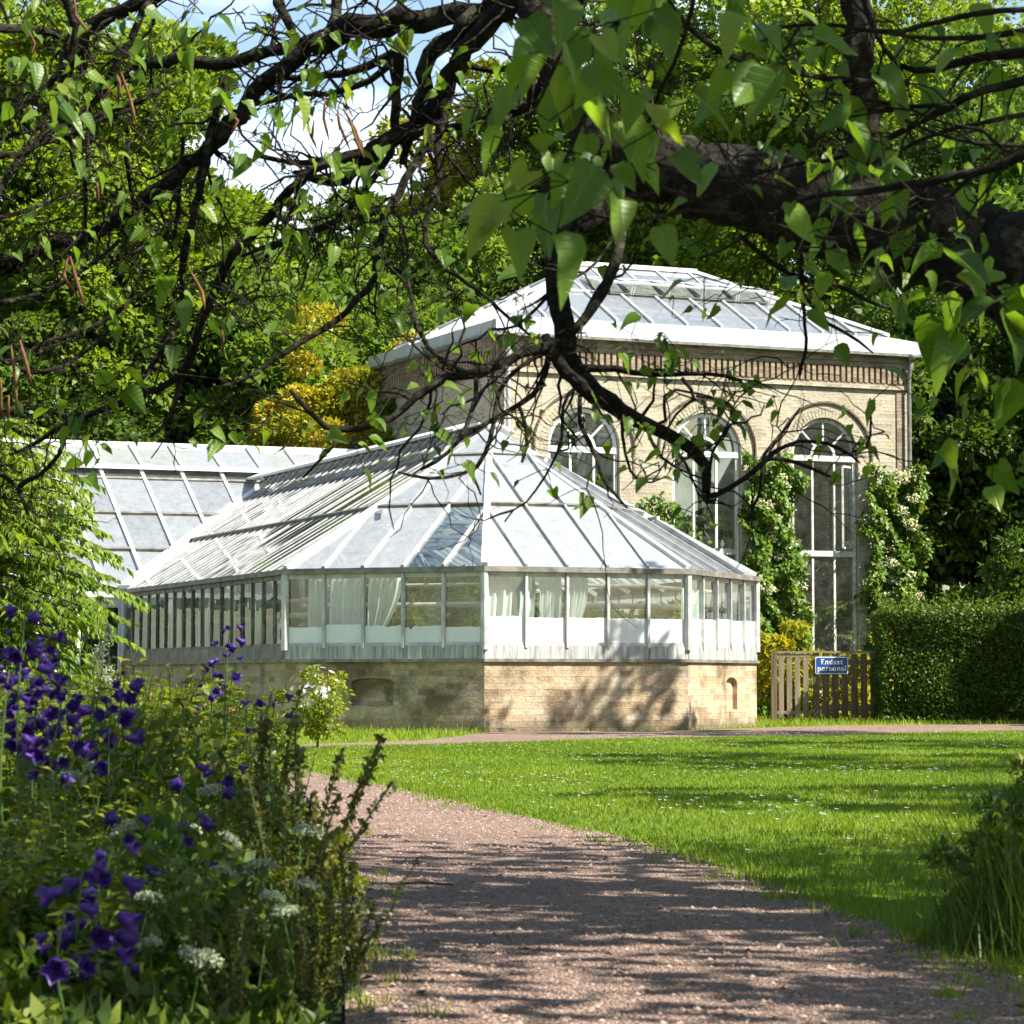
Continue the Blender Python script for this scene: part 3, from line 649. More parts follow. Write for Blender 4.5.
# windows
def arc(F, tc, zc, r, d, n=24, a0=0, a1=math.pi): return [F(tc + r * math.cos(x), d, zc + r * math.sin(x)) for x in np.linspace(a0, a1, n)]
for wi, tc_ in enumerate(cents):
    w_ = MB(); r = RAD - .02; d0 = -.09
    def ringbar(ra, rb_, da, db):
        A = [arc(FF, tc_, ZS, q, dd, 26) for q, dd in ((ra, da), (rb_, da), (rb_, db), (ra, db))]
        for i in range(25):
            w_.hexa([A[0][i], A[1][i], A[1][i + 1], A[0][i + 1], A[3][i], A[2][i], A[2][i + 1], A[3][i + 1]])
    ringbar(r - .07, r, d0 - .06, d0); ringbar(.25, .31, d0 - .05, d0 - .01)
    w_.lbox(FF, tc_ - r, tc_ + r, d0 - .08, d0 + .03, ZS - .12, ZS)
    for sx in (-1, 1): w_.lbox(FF, tc_ + sx * (r - .035) - .035, tc_ + sx * (r - .035) + .035, d0 - .06, d0, ZW, ZS - .12)
    for an in (45, 90, 135):
        ca, sa = math.cos(R(an)), math.sin(R(an)); w_.bar(FF(tc_ + .3 * ca, d0 - .03, ZS + .3 * sa), FF(tc_ + (r - .05) * ca, d0 - .03, ZS + (r - .05) * sa), .04, .045, FF(0, 1, 0) - FF(0, 0, 0))
    w_.lbox(FF, tc_ - r + .07, tc_ + r - .07, d0 - .06, d0 + .0, ZW, ZW + .09)
    for x in (-.27, .27): w_.lbox(FF, tc_ + x - .025, tc_ + x + .025, d0 - .05, d0 - .006, ZW + .09, ZM - .06); w_.lbox(FF, tc_ + x - .025, tc_ + x + .025, d0 - .05, d0 - .006, ZM + .06, ZS - .12)
    fo = w_.build('window', 'white_old' if wi == 2 else 'white', ph)
    tb = MB(); tb.lbox(FF, tc_ - r + .07, tc_ + r - .07, d0 - .07, d0 + .035, ZM - .06, ZM + .06); tb.build('transom', 'white_old', fo)
    sb = MB(); sb.lbox(FF, tc_ - RAD + .003, tc_ + RAD - .003, -.3, .04, ZW + .002, ZW + .06) if False else sb.lbox(FF, tc_ - RAD - .05, tc_ + RAD + .05, .001, .07, ZW - .1, ZW - .003); sb.build('sill', 'white_old', fo)
    g = MB()
    cols_ = [-r + .05, -.27, .27, r - .05]
    for k in range(3):
        for (za, zb_) in ((ZW + .05, ZM), (ZM, ZS - .06)):
            q = rng.normal(0, .004, 2); g.poly([FF(tc_ + cols_[k], d0 - .03 + q[0], za), FF(tc_ + cols_[k + 1], d0 - .03 + q[1], za), FF(tc_ + cols_[k + 1], d0 - .03, zb_), FF(tc_ + cols_[k], d0 - .03, zb_)])
    g.poly(arc(FF, tc_, ZS, r - .04, d0 - .035)); g.build('pane', 'glass', fo)
    hb = MB(); A = [arc(FF, tc_, ZS, q, dd, 30, -.12, math.pi + .12) for q, dd in ((1.13, .001), (1.17, .001), (1.17, .05), (1.13, .05))]
    for i in range(29): hb.hexa([A[0][i], A[1][i], A[1][i + 1], A[0][i + 1], A[3][i], A[2][i], A[2][i + 1], A[3][i + 1]])
    hb.build('hood_mould', 'brick_hood', ph)
    vb = MB()   # ring of upright arch bricks
    for i in range(34):
        x0, x1 = math.pi * i / 34 + .012, math.pi * (i + 1) / 34 - .012
        q = [(RAD + .002, x0), (RAD + .2, x0), (RAD + .2, x1), (RAD + .002, x1)]
        vb.hexa([FF(tc_ + rr * math.cos(x), .001, ZS + rr * math.sin(x)) for rr, x in q] + [FF(tc_ + rr * math.cos(x), .008, ZS + rr * math.sin(x)) for rr, x in q])
    vb.build('window_arch', 'brick', ph)
# open casement in the right hand window
b = MB(); tc_ = cents[2]
for (p, q) in (((.3, 3.6), (.3, 5.4)), ((.3, 5.4), (.3, 5.4)),): pass
hinge = FF(tc_ + .72, -.16, 0); sw = np.array([e[0] * -.35 + nb[0] * -.25, e[1] * -.35 + nb[1] * -.25, 0])
zz = (3.62, 5.38)
for k in (0, 1): b.bar(hinge + sw * k + np.array([0, 0, zz[0]]), hinge + sw * k + np.array([0, 0, zz[1]]), .045, .045, (1, 0, 0))
for z_ in zz: b.bar(hinge + np.array([0, 0, z_]), hinge + sw + np.array([0, 0, z_]), .045, .045)
cs = b.build('open_casement', 'white_old', ph); g = MB(); g.poly([hinge + np.array([0, 0, zz[0]]), hinge + sw + np.array([0, 0, zz[0]]), hinge + sw + np.array([0, 0, zz[1]]), hinge + np.array([0, 0, zz[1]])]); g.build('pane', 'glass', cs)
# downpipes
for (F, t_) in ((FF, .1), (FF, BLn - .04)):
    b = MB(); q = F(t_, .12, 0); pth = [q + np.array([0, 0, z]) for z in (0, 3, 5, EV - .55)] + [F(t_, .15, EV - .4), F(t_, .25, EV - .08)]
    b.tube(pth, .05, 10); b.lathe(F(t_, .25, EV - .1), [(.06, -.05), (.09, .05), (.09, .09)], 10); b.build('downpipe', 'alu' if t_ < 1 else 'alu_dark', ph, True)
# quoin strip at the right edge
b = MB(); b.lbox(FF, BLn - .3, BLn - .12, .001, .03, 0, EV - .781); b.build('corner_pier', 'brick_dark', ph)
b = MB(); b.lbox(FF, .43, BLn - .43, -BD + .43, -.43, .3, .42); b.build('floor', 'soil', ph)
b = MB()
for t_ in (2.2, 3.4, 6.5, 7.4): b.lbox(FF, t_ - .1, t_ + .1, -3.6, -3.4, .43, 7.6)
b.lbox(FF, .45, BLn - .45, -5.0, -4.9, .43, 6.4); b.build('inner_column', 'inside', ph)
FEE = FF

# ------------------------------------------------------------------ plants: generators
def crown(nc, R0, Hc, zc, nl, ls, rclump=.3, core=.5, flat=.62, asp=.6, seedshape=None, droop=0.2):
    """leaf clumps over an uneven ellipsoid; returns quads, var, clump centres (local, base at origin)"""
    d = rdir(nc); rr = core + (1 - core) * rng.random(nc) ** .6
    lump = 1 + .25 * np.sin(d[:, 0] * 5 + rng.random() * 6) * np.cos(d[:, 1] * 4 + rng.random() * 6)
    Cn = d * rr[:, None] * lump[:, None] * np.array([R0, R0, Hc]); Cn[:, 2] += zc
    cr = R0 * rclump * (.6 + .8 * rng.random(nc)); idx = rng.integers(0, nc, nl)
    dd = rdir(nl, .45); r_ = (.35 + .65 * rng.random(nl) ** .5)
    P = Cn[idx] + dd * (cr[idx] * r_)[:, None] * np.array([1, 1, flat])
    out = unit(Cn[idx] - np.array([0, 0, zc]))
    A = unit(dd * .7 + out * .5 + rng.standard_normal((nl, 3)) * .6 - np.array([0, 0, droop]))
    Nn = unit(dd * .5 + np.array([0, 0, .8]) + rng.standard_normal((nl, 3)) * .55)
    q = leafquads(P, A, Nn, ls * (.5 + rng.random(nl)), asp)
    tone = rng.random(nc)
    return q, np.clip(tone[idx] * .55 + rng.random(nl) * .5, 0, 1), Cn, cr
def limbs(b, base, trunk_h, r0, Cn, k=14, lean=(0, 0)):
    pts = [np.array([lean[0] * t_ ** 2 + rng.normal(0, .006) * trunk_h, lean[1] * t_ ** 2 + rng.normal(0, .006) * trunk_h, trunk_h * t_]) for t_ in np.linspace(0, 1, 8)]
    pts[0][:2] = 0; rad = [r0 * (1.35 if i == 0 else 1 - .6 * i / 7) for i in range(8)]
    b.tube(pts, rad, 9, .06)
    for c in Cn[rng.permutation(len(Cn))[:k]]:
        s = pts[int(rng.integers(3, 8))]; sc_ = trunk_h * .025; md = (s + c) / 2 + rng.normal(0, sc_, 3); b.tube([s, (s + md) / 2 + rng.normal(0, sc_ * .4, 3), md, c], [r0 * .4, r0 * .3, r0 * .2, r0 * .06], 6)
def bgtree(name, label, X, Y, h, R0, mat, cat='tree', nl=34000, ls=.24, nc=70, trunk=.25, zlow=.22, group=None, rcl=.27, core=.45, trunkcut=1, asp=.62):
    o = thing(name, (X, Y, 0), label, cat, group, local=True)
    Hc = h * (1 - zlow) / 2; q, v, Cn, cr = crown(nc, R0, Hc, h * zlow + Hc, nl, ls, rcl, core, asp=asp)
    b = MB(); limbs(b, None, h * .75, trunk, Cn); b.build('trunk', 'trunk', o, True)
    np_mesh('crown', q, 4, mat, o, v); return o
def wx(px, Y): return (px - 512) / FPX * Y
def toph(py, Y): return EYE + (678.6 - py) / FPX * Y

# trees behind the glasshouses
gT = 'trees behind the glasshouses'
T = [('broadleaf_tree', 'tall bright green tree filling the top left corner behind bare branches', 10, 69, -60, 4.4, 'l_bright'),
     ('broadleaf_tree', 'bright green tree left of the blue sky gap', 118, 68, 60, 3.4, 'l_bright'),
     ('broadleaf_tree', 'mid green rounded tree above the wing roof, under the sky gap', 222, 68, 255, 3.2, 'l_mid'),
     ('broadleaf_tree', 'layered green tree above the golden shrub', 315, 73, 225, 3.6, 'l_mid'),
     ('broadleaf_tree', 'darker green tree between golden shrub and palm house roof', 412, 80, 215, 3.0, 'l_mid'),
     ('broadleaf_tree', 'yellow green tree rising behind left slope of palm house roof', 492, 94, 95, 3.8, 'l_ygreen'),
     ('broadleaf_tree', 'tall green tree behind the middle of the palm house roof', 600, 92, -40, 5.0, 'l_mid'),
     ('broadleaf_tree', 'bright sunlit tree behind the thick limb at top right', 870, 84, -80, 5.5, 'l_bright'),
     ('broadleaf_tree', 'dark green tree behind the right end of palm house roof', 750, 92, -30, 5.4, 'l_mid'),
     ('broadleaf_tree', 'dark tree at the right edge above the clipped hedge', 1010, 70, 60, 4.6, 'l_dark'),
     ('broadleaf_tree', 'shaded dark tree just right of the palm house downpipe', 955, 64, 285, 2.9, 'l_dark'),  # shade of this corner is partly put into the dark leaf colour
     ('broadleaf_tree', 'low dark tree in the gap left of the wing roof', 40, 66, 300, 3.2, 'l_dark')]
for nm, lb, px, Y, top_, R0, mt in T:
    h = toph(top_, Y); bgtree(nm, lb, wx(px, Y), Y, h, R0, mt, 'tree', int(64000 + 7000 * R0), .205 if mt != 'l_dark' else .18, int(110 + 16 * R0), .23, .12 if h < 16 else .2, gT)
# dim trees outside the picture on the right, whose shade falls on the corner by the hedge
bgtree('broadleaf_tree', 'tall tree right of the hedge, beyond the picture edge', 25, 55, 15, 4.0, 'l_dark', 'tree', 20000, .3, 60, .3, .2, gT)
bgtree('broadleaf_tree', 'shady tree behind the hedge, beyond the picture edge', 16, 62, 15, 3.2, 'l_dark', 'tree', 6000, .3, 60, .25, .12, gT)
bgtree('broadleaf_tree', 'small added shade tree right of the hedge, beyond the picture edge', 15.2, 46.2, 7.6, 2.4, 'l_mid', 'tree', 14000, .26, 50, .2, .3, gT)  # unseen tree, added so that its shade darkens the hedge front
for lb, X, Y, h, R0, nl_ in (('slender tree beside the lawn, beyond the right picture edge', 9.6, 37.2, 11, 1.9, 2200), ('open crowned tree by the lawn, beyond the right picture edge', 10.2, 23.5, 10, 2.3, 3000), ('young tree by the lawn, beyond the right picture edge', 9.0, 15.5, 8.5, 2.0, 2600), ('airy tree by the walk, beyond the right picture edge', 11.5, 30, 10, 2.0, 2400)):
    bgtree('broadleaf_tree', lb, X, Y, h, R0 * 1.25, 'l_mid', 'tree', int(nl_ * 1.6), .2, 110, .12, .42, 'trees along the right of the lawn', .09)
big = bpy.data.objects['broadleaf_tree.006']
for i, (X, Y) in enumerate(((33, 38), (38, 30), (30, 24), (42, 42), (24, 8), (-14, -14), (4, -22), (18, -14), (-26, 6), (-21, 60), (-26, 70), (-33, 64), (-19, 74))):
    c_ = copy_tree(big); c_.location = (X, Y, 0); c_.rotation_euler.z = i * 1.3; c_.scale = (1, 1, .72); c_['label'] = 'tall garden tree standing outside the view beyond the lawn or behind the viewer'; c_['group'] = 'garden trees around the viewer'
# golden shrubs
bgtree('golden_shrub', 'golden yellow shrub beside the palm house left wall', wx(350, 62.5), 62.5, toph(330, 62.5), 1.95, 'l_yellow', 'shrub', 22000, .13, 60, .1, .3, 'golden shrubs', .3)
bgtree('golden_shrub', 'lower orange yellow shrub just above the wing roof', wx(292, 62), 62.5, toph(395, 62.5), 1.35, 'l_yellow', 'shrub', 13000, .13, 40, .1, .3, 'golden shrubs', .3)
bgtree('evergreen_shrub', 'dark green bush under the golden shrub against the wall', wx(400, 61), 61.5, toph(425, 61.5), .9, 'l_dark', 'shrub', 9000, .13, 30, .08, .2, None, .3)
# undergrowth by the hedge
for px, Y, tp, R0, mt, lb in ((1000, 57, 550, 1.4, 'l_hedge', 'olive green bush behind the hedge near the right edge'), (915, 65, 570, 1.2, 'l_dark', 'dark bush in the corner between palm house and hedge'), (1045, 64, 520, 2.0, 'l_dark', 'tall dark bush behind hedge at the far right edge'), (950, 68, 560, 1.8, 'l_dark', 'shadowy bush around the dark trunk behind the hedge')):  # dark leaf colours carry part of the shade behind the hedge
    bgtree('leafy_bush', lb, wx(px, Y), Y, toph(tp, Y), R0, mt, 'bush', 9000, .15, 34, .09, .05, 'bushes behind the hedge', .34)
# far wood closing the view
q, v, Cn, cr = crown(260, 1, 1, 0, 80000, .5, .001)
N = 80000; X = rng.uniform(-34, 34, N); hcap = 6.5 + 2.2 * np.sin(X * .5) + 1.5 * np.sin(X * 1.3 + 1); Z = hcap * rng.random(N) ** .7; Yq = 98 + rng.uniform(0, 3, N) + 1.2 * np.sin(X * 1.1)
tag(np_mesh('far_wood', leafquads(np.stack([X, Yq, Z], 1), rdir(N), rdir(N, .8) - np.array([0, .5, 0]), rng.uniform(.4, .8, N), .7), 4, 'l_mid', None, np.clip(.5 + .3 * np.sin(X * .9) + rng.normal(0, .2, N), 0, 1)), kind='stuff')

# drooping tree at the left
dt = thing('weeping_tree', (-5.92, 30, 0), 'light green tree with hanging comb like leaves at the left edge', 'tree', None, local=True)
LV = []; VV = []; b = MB()
b.tube([(0, 0, 0), (.05, 0, 1), (-.05, .05, 2), (0, 0, 3.1)], [.09, .08, .06, .02], 8)
for k in range(520):
    z0 = .4 + 3.2 * rng.random(); a0 = rng.uniform(0, 2 * math.pi); Lb = (1.75 - .4 * abs(z0 - 1.9)) * (.6 + .55 * rng.random()); up = .1 + .25 * rng.random()
    n = 12; tt = np.linspace(0, 1, n); pth = np.stack([np.cos(a0) * Lb * tt, np.sin(a0) * Lb * tt, z0 + up * tt - .35 * tt ** 2 * Lb], 1)
    b.tube(pth[::3], .008, 4)
    m_ = int(46 * Lb); s = rng.random(m_) ** .6; Pp = np.stack([np.interp(s, tt, pth[:, i]) for i in range(3)], 1)
    side = np.where(rng.random(m_) < .5, -1, 1)[:, None]; perp = np.array([-math.sin(a0), math.cos(a0), 0])
    A = unit(side * perp * .7 + np.array([math.cos(a0), math.sin(a0), 0]) * .45 + np.array([0, 0, -.75]) + rng.normal(0, .18, (m_, 3)))
    LV.append(leafquads(Pp, A, unit(np.array([0, 0, 1.]) + rng.normal(0, .3, (m_, 3)) + side * perp * .5), rng.uniform(.08, .15, m_), .36, .08, .12)); VV.append(np.clip(rng.normal(.5, .25, m_) + .2 * (z0 - 1.8), 0, 1))
b.build('trunk', 'trunk', dt, True); np_mesh('crown', np.concatenate(LV), 4, 'l_droop', dt, np.concatenate(VV))
for p3 in ((-1.6, 1.2), (-2.6, .2)):
    d2 = copy_tree(dt); d2.location = (-5.72 + p3[0], 30 + p3[1], .0); d2.rotation_euler.z = 2.1 + p3[0]; d2['label'] = 'weeping light green tree mostly beyond the left picture edge'; d2['group'] = 'weeping trees cut by the left edge'

# hedge
hx0, hy0, hw, hd, hh = 6.72, 49.6, 6.5, 1.4, 2.0
hg = thing('clipped_hedge', (hx0 + hw / 2, hy0 + .7, 0), 'clipped dark green hedge at right beside the wooden gate', 'hedge')
N = 60000; u = rng.random(N); f = rng.choice(4, N, p=[.62, .22, .1, .06]); X = hx0 + hw * rng.random(N); Z = hh * rng.random(N); dp = np.abs(rng.normal(0, .09, N))
wv = .05 * np.sin(X * 3.1) + .05 * np.sin(Z * 5 + X) ; Yh = hy0 + wv + dp
X = np.where(f == 2, hx0 + dp + .04 * np.sin(Z * 6), X); Yh = np.where(f == 1, hy0 + hd * rng.random(N), Yh); Yh = np.where(f == 2, hy0 + hd * rng.random(N), Yh); Yh = np.where(f == 3, hy0 + .2 + .7 * rng.random(N), Yh)
Z = np.where(f == 1, hh - dp + .05 * np.sin(X * 4), Z); Z = np.where(f == 3, hh + np.abs(rng.normal(0, .12, N)), Z)
nor = np.zeros((N, 3)); nor[:, 1] = np.where((f == 0), -1, 0); nor[:, 2] = np.where((f == 1) | (f == 3), 1, .35); nor[:, 0] = np.where(f == 2, -1, 0)
q = leafquads(np.stack([X, Yh, Z], 1), unit(nor + rng.standard_normal((N, 3)) * .8), unit(nor + rng.standard_normal((N, 3)) * .5), rng.uniform(.045, .085, N), .6)
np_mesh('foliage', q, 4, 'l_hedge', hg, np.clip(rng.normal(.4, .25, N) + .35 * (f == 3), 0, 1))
b = MB()
for i in range(14): x = hx0 + .3 + i * .46; b.tube([(x, hy0 + .7, 0), (x + rng.normal(0, .1), hy0 + .7, 1), (x + rng.normal(0, .15), hy0 + .7 + rng.normal(0, .2), 1.8)], [.04, .03, .01], 6)
b.build('stem', 'trunk', hg); 
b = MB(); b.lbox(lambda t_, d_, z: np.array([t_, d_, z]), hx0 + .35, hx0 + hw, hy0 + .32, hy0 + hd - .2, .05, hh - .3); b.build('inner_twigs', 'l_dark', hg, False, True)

# climbers on the palm house wall
def climber(label, rects, nl, nf):
    c0 = rects[0]; q0 = FEE(c0[0], .3, 0); o = thing('climbing_hydrangea', q0, label, 'climbing plant', 'climbers on the palm house wall')
    ar = np.array([(r[1] - r[0]) * (r[3] - r[2]) for r in rects]); idx = rng.choice(len(rects), nl, p=ar / ar.sum()); RC = np.array(rects)[idx]
    u, v = rng.random(nl), rng.random(nl); t_ = RC[:, 0] + (RC[:, 1] - RC[:, 0]) * u; z = RC[:, 2] + (RC[:, 3] - RC[:, 2]) * v
    t_ += .13 * np.sin(z * 4.1) + .07 * np.sin(z * 9) + rng.normal(0, .05, nl); z += .1 * np.sin(t_ * 6)
    d_ = .06 + RC[:, 4] * (.55 + .45 * np.sin(t_ * 7 + 2 * np.sin(z * 3)) * np.sin(z * 4.3 + t_ * 2)) * np.sqrt(rng.random(nl))
    P = np.stack([FEE(a, b_, c) for a, b_, c in zip(t_, d_, z)]); out = FEE(0, 1, 0) - FEE(0, 0, 0)
    A = unit(out * .3 + np.array([0, 0, -.5]) + rng.standard_normal((nl, 3)) * .6); Nn = unit(out * .8 + np.array([0, 0, .6]) + rng.standard_normal((nl, 3)) * .4)
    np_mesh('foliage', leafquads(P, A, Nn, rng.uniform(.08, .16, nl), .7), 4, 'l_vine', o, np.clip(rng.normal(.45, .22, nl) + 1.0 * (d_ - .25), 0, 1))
    LV = []
    for k in range(nf):
        i = rng.integers(0, nl); c = P[i] + out * .06; n = 60; a = rng.uniform(0, 2 * math.pi, n); rr = .17 * np.sqrt(rng.random(n))
        pp_ = c + np.stack([np.cos(a) * rr, np.zeros(n), np.sin(a) * rr * .55], 1) + out * rng.uniform(0, .06, (n, 1)); LV.append(leafquads(pp_, rdir(n), unit(out + rng.standard_normal((n, 3)) * .4 + np.array([0, 0, .5])), .055, .9))
    np_mesh('flower_head', np.concatenate(LV), 4, 'f_cream', o)
    b = MB()
    for k in range(5):
        r = rects[k % len(rects)]; x = rng.uniform(r[0], r[1]); b.tube([FEE(x, .06, 0), FEE(x + rng.normal(0, .15), .08, r[3] * .5), FEE(x + rng.normal(0, .2), .08, r[3] - .2)], [.03, .022, .008], 6)
    b.build('stem', 'trunk', o)
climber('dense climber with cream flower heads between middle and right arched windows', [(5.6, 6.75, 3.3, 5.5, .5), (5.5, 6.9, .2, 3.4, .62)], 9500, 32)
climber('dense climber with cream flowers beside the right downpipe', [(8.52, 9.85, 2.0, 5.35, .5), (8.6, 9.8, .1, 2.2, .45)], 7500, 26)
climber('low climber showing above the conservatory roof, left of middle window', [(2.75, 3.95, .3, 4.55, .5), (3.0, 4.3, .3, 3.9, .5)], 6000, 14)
# bright shrubs between conservatory and gate
bgtree('yellow_shrub', 'yellow green shrub behind the gate, touching the conservatory end', wx(783, 53), 53, 1.95, .75, 'l_ygreen', 'shrub', 5000, .11, 26, .04, .05, 'shrubs behind the gate', .35)
bgtree('yellow_shrub', 'low yellow green plant seen through the gate slats', wx(838, 53.5), 53.5, 1.3, .7, 'l_ygreen', 'shrub', 3000, .11, 20, .04, .05, 'shrubs behind the gate', .35)
bgtree('yellow_shrub', 'small pale shrub left of the hedge under the right window', wx(868, 54), 54, 1.7, .5, 'l_ygreen', 'shrub', 2600, .11, 16, .04, .05, 'shrubs behind the gate', .35)

# plants inside the glasshouses
def palm(name, label, P0, h, nf, L, wl, mat, group, grey=0):
    o = thing(name, P0, label, 'indoor plant', group, local=True); b = MB(); b.lathe((0, 0, 0), [(.13, 0), (.18, .28), (.2, .3)], 14); b.build('pot', 'pot', o, True)
    b = MB(); b.tube([(0, 0, .25), (.02, 0, h * .6), (0, .02, h)], [.06, .045, .04], 8); b.build('stem', 'trunk', o); LV = []
    for k in range(nf):
        a = k * 2.4 + rng.normal(0, .2); el = rng.uniform(-.1, 1.3); n = 26; s = np.linspace(.1, 1, n)
        cx = np.stack([np.cos(a) * s * L * math.cos(el * .6), np.sin(a) * s * L * math.cos(el * .6), h + L * (math.sin(el) * s - .75 * s * s * .6)], 1)
        for sg in (-1, 1):
            perp = np.array([-math.sin(a), math.cos(a), 0]) * sg; A = unit(perp * .8 + np.array([math.cos(a), math.sin(a), 0]) * .6 + np.array([0, 0, -.35]) + rng.normal(0, .1, (n, 3)))
            LV.append(leafquads(cx, A, np.array([0, 0, 1.]) + rng.normal(0, .2, (n, 3)), wl * np.sin(s * 2.6) + .03, .16))
    np_mesh('frond', np.concatenate(LV), 4, mat, o); return o
def cpos(p, a, z=.9): q = CC + pV * p + aV * a; return (q[0], q[1], z)
gi = 'potted plants inside the conservatory'
for (p, a, h, L, lb) in ((-.9, -2.0, .9, .8, 'leafy potted palm behind the third pane left of front corner'), (.2, -2.4, .75, .75, 'potted palm right behind the front corner post'), (1.6, -2.0, .7, .6, 'potted palm behind the sunny front panes'), (2.6, .2, .8, .8, 'potted palm near the right end of the conservatory'), (-2.4, 1.5, .9, .9, 'potted palm behind the shaded side panes'), (-2.6, 4.2, .9, .8, 'potted palm half way along the shaded side'), (-2.5, 7.0, 1.0, .8, 'potted palm near the far end of the shaded side'), (0, .8, 1.2, 1.1, 'tall potted palm under the roof peak')):
    palm('potted_palm', lb, cpos(p, a), h, 14, L, .3, 'l_mid', gi)
lush = None
for i in range(64):
    p, a = rng.uniform(-3.5, 3.4), rng.uniform(-2.2, 8.2)
    if i > 24: p, a = -3.3 + .5 * rng.random(), -1 + (i - 24) * .6
    if i > 39: p, a = -2.9 + ((i - 40) % 12) * .53, 7.1 + (i - 40) // 12 * .7
    if a < -1.2 and abs(p) > 2.6: continue
    if lush is None:
        q, v, Cn, cr = crown(16, .5, .45, .6, 1500, .13, .35, .3); lush = thing('leafy_pot_plant', (0, 0, 0), 'bushy pot plant on the staging inside the conservatory', 'indoor plant', 'bushy pot plants inside the conservatory', local=True); o = lush
        b = MB(); b.lathe((0, 0, 0), [(.12, 0), (.17, .24), (.19, .26)], 12); b.build('pot', 'pot', o, True); np_mesh('foliage', q, 4, 'l_bright', o, v); b = MB(); limbs(b, None, .6, .015, Cn, 10); b.build('stem', 'stem', o)
    else: o = copy_tree(lush)
    o.location = cpos(p, a, .92); o.rotation_euler.z = i; k = rng.uniform(.6, 1.35) if i < 40 else rng.uniform(1.4, 1.9); o.scale = (k, k, k)
q = FEE(7.75, -.95, .43); palm('spiky_palm', 'spiky grey green palm behind the right arched window', q, 1.2, 40, 1.7, .12, 'l_mid', None)
q = FEE(4.6, -1.4, .43); palm('spiky_palm', 'tall palm behind the middle arched window', q, 3.4, 18, 1.4, .45, 'l_mid', None)
q = FEE(1.8, -1.4, .43); palm('spiky_palm', 'tall palm behind the left arched window', q, 4.2, 18, 1.4, .45, 'l_mid', None)

# ------------------------------------------------------------------ gate and sign
gY = 51.0
gx0, gx1 = wx(770.5, gY), wx(880, gY); gt_ = thing('wooden_gate', ((gx0 + gx1) / 2, gY, 0), 'brown slatted wooden double gate between conservatory and hedge', 'gate')
I = lambda t_, d_, z: np.array([gx0 + t_, gY - d_, z])
GW = gx1 - gx0; b = MB(); b.lbox(I, 0, .11, -.06, .06, -.1, 1.31); b.build('gate_post', 'wood', gt_)
b = MB(); b.lbox(I, GW - .02, GW + .09, -.06, .06, -.1, 1.3); b.build('gate_post', 'wood', gt_)
b = MB(); b.lbox(I, .115, .74, -.02, .02, .14, .2); b.lbox(I, .115, .74, -.02, .021, 1.2, 1.26); b.lbox(I, .76, GW - .03, -.05, -.01, .2, .3); b.lbox(I, .76, GW - .03, -.05, -.01, 1.05, 1.15); b.build('gate_rail', 'wood_grey', gt_)
for (t0, t1, n, mt, top_) in ((.13, .74, 4, 'wood_grey', 1.2), (.77, GW - .03, 7, 'wood', 1.27)):
    b = MB(); sp = (t1 - t0) / n
    for i in range(n):
        x = t0 + i * sp; k = rng.normal(0, .01); b.lbox(I, x + .012, x + sp - .045, -.008, .018, .06 + abs(k), top_ + k * 1.5)
    b.build('slat_panel', mt, gt_)
b = MB(); b.lbox(I, .1, GW, -.05, .04, 1.275, 1.31); b.build('top_rail', 'wood_grey', gt_)
sx, sz = wx(831, gY), EYE + (678.6 - 665.5) / FPX * gY
def rrect(w_, h_, r, y0, y1):
    b = MB(); pts = []
    for cx, cz, a0 in ((w_ - r, h_ - r, 0), (-w_ + r, h_ - r, 90), (-w_ + r, -h_ + r, 180), (w_ - r, -h_ + r, 270)):
        for k in range(5): a = R(a0 + k * 22.5); pts.append((cx + r * math.cos(a), cz + r * math.sin(a)))
    n = len(pts); vs = [(sx + p[0], y0, sz + p[1]) for p in pts] + [(sx + p[0], y1, sz + p[1]) for p in pts]
    b.add(vs, [tuple(range(n)), tuple(range(2 * n - 1, n - 1, -1))] + [(i, n + i, n + (i + 1) % n, (i + 1) % n) for i in range(n)]); return b
sg = rrect(.305, .16, .03, gY - .04, gY - .025).build('sign', 'letter', gt_); sg['label'] = 'blue enamel sign with white words fixed on gate'
rrect(.288, .143, .022, gY - .044, gY - .04).build('sign_face', 'blue', sg)
for ln, (tx, dz) in enumerate((('Endast', .022), ('personal', -.098))):
    cu = bpy.data.curves.new('lettering', 'FONT'); cu.body = tx; cu.size = .138; cu.align_x = 'CENTER'; cu.extrude = .001; cu.offset = .0028; cu.space_character = 1.12
    to = bpy.data.objects.new('lettering', cu); C.objects.link(to); dg = bpy.context.evaluated_depsgraph_get(); dg.update()
    me = bpy.data.meshes.new_from_object(to.evaluated_get(dg)); bpy.data.objects.remove(to); me.name = 'lettering'
    me.materials.clear(); to = link('lettering', me, 'letter', sg)
    to.rotation_euler = (R(90), 0, 0); to.location = (sx - ORG[gt_.name][0], gY - .046 - ORG[gt_.name][1], sz + dz)

# ------------------------------------------------------------------ grass
def blades(X, Y, h, wd, z=0):
    n = len(X); a = rng.uniform(0, 2 * math.pi, n); ln = rng.normal(0, .35, (n, 2)) * h[:, None]
    d = np.stack([np.cos(a), np.sin(a)], 1) * wd[:, None] / 2; zz = np.full(n, z)
    return np.stack([np.column_stack([X - d[:, 0], Y - d[:, 1], zz]), np.column_stack([X + d[:, 0], Y + d[:, 1], zz]), np.column_stack([X + ln[:, 0], Y + ln[:, 1], zz + h])], 1)
N = 420000; Y = 7.3 + 38 * rng.random(N) ** 1.25; X = -4.8 + rng.random(N) * (Y * .2 + 5.4)
ok = (X > path_right(Y) - .02 + .05 * np.sin(Y * 5.1) * np.sin(Y * 2.3) + rng.normal(-.02, .06, N) * (1 + (rng.random(N) < .1) * 1.5)) & (Y < cross_near(X) + rng.normal(0, .12, N)) & (X < Y * .2 + .6)
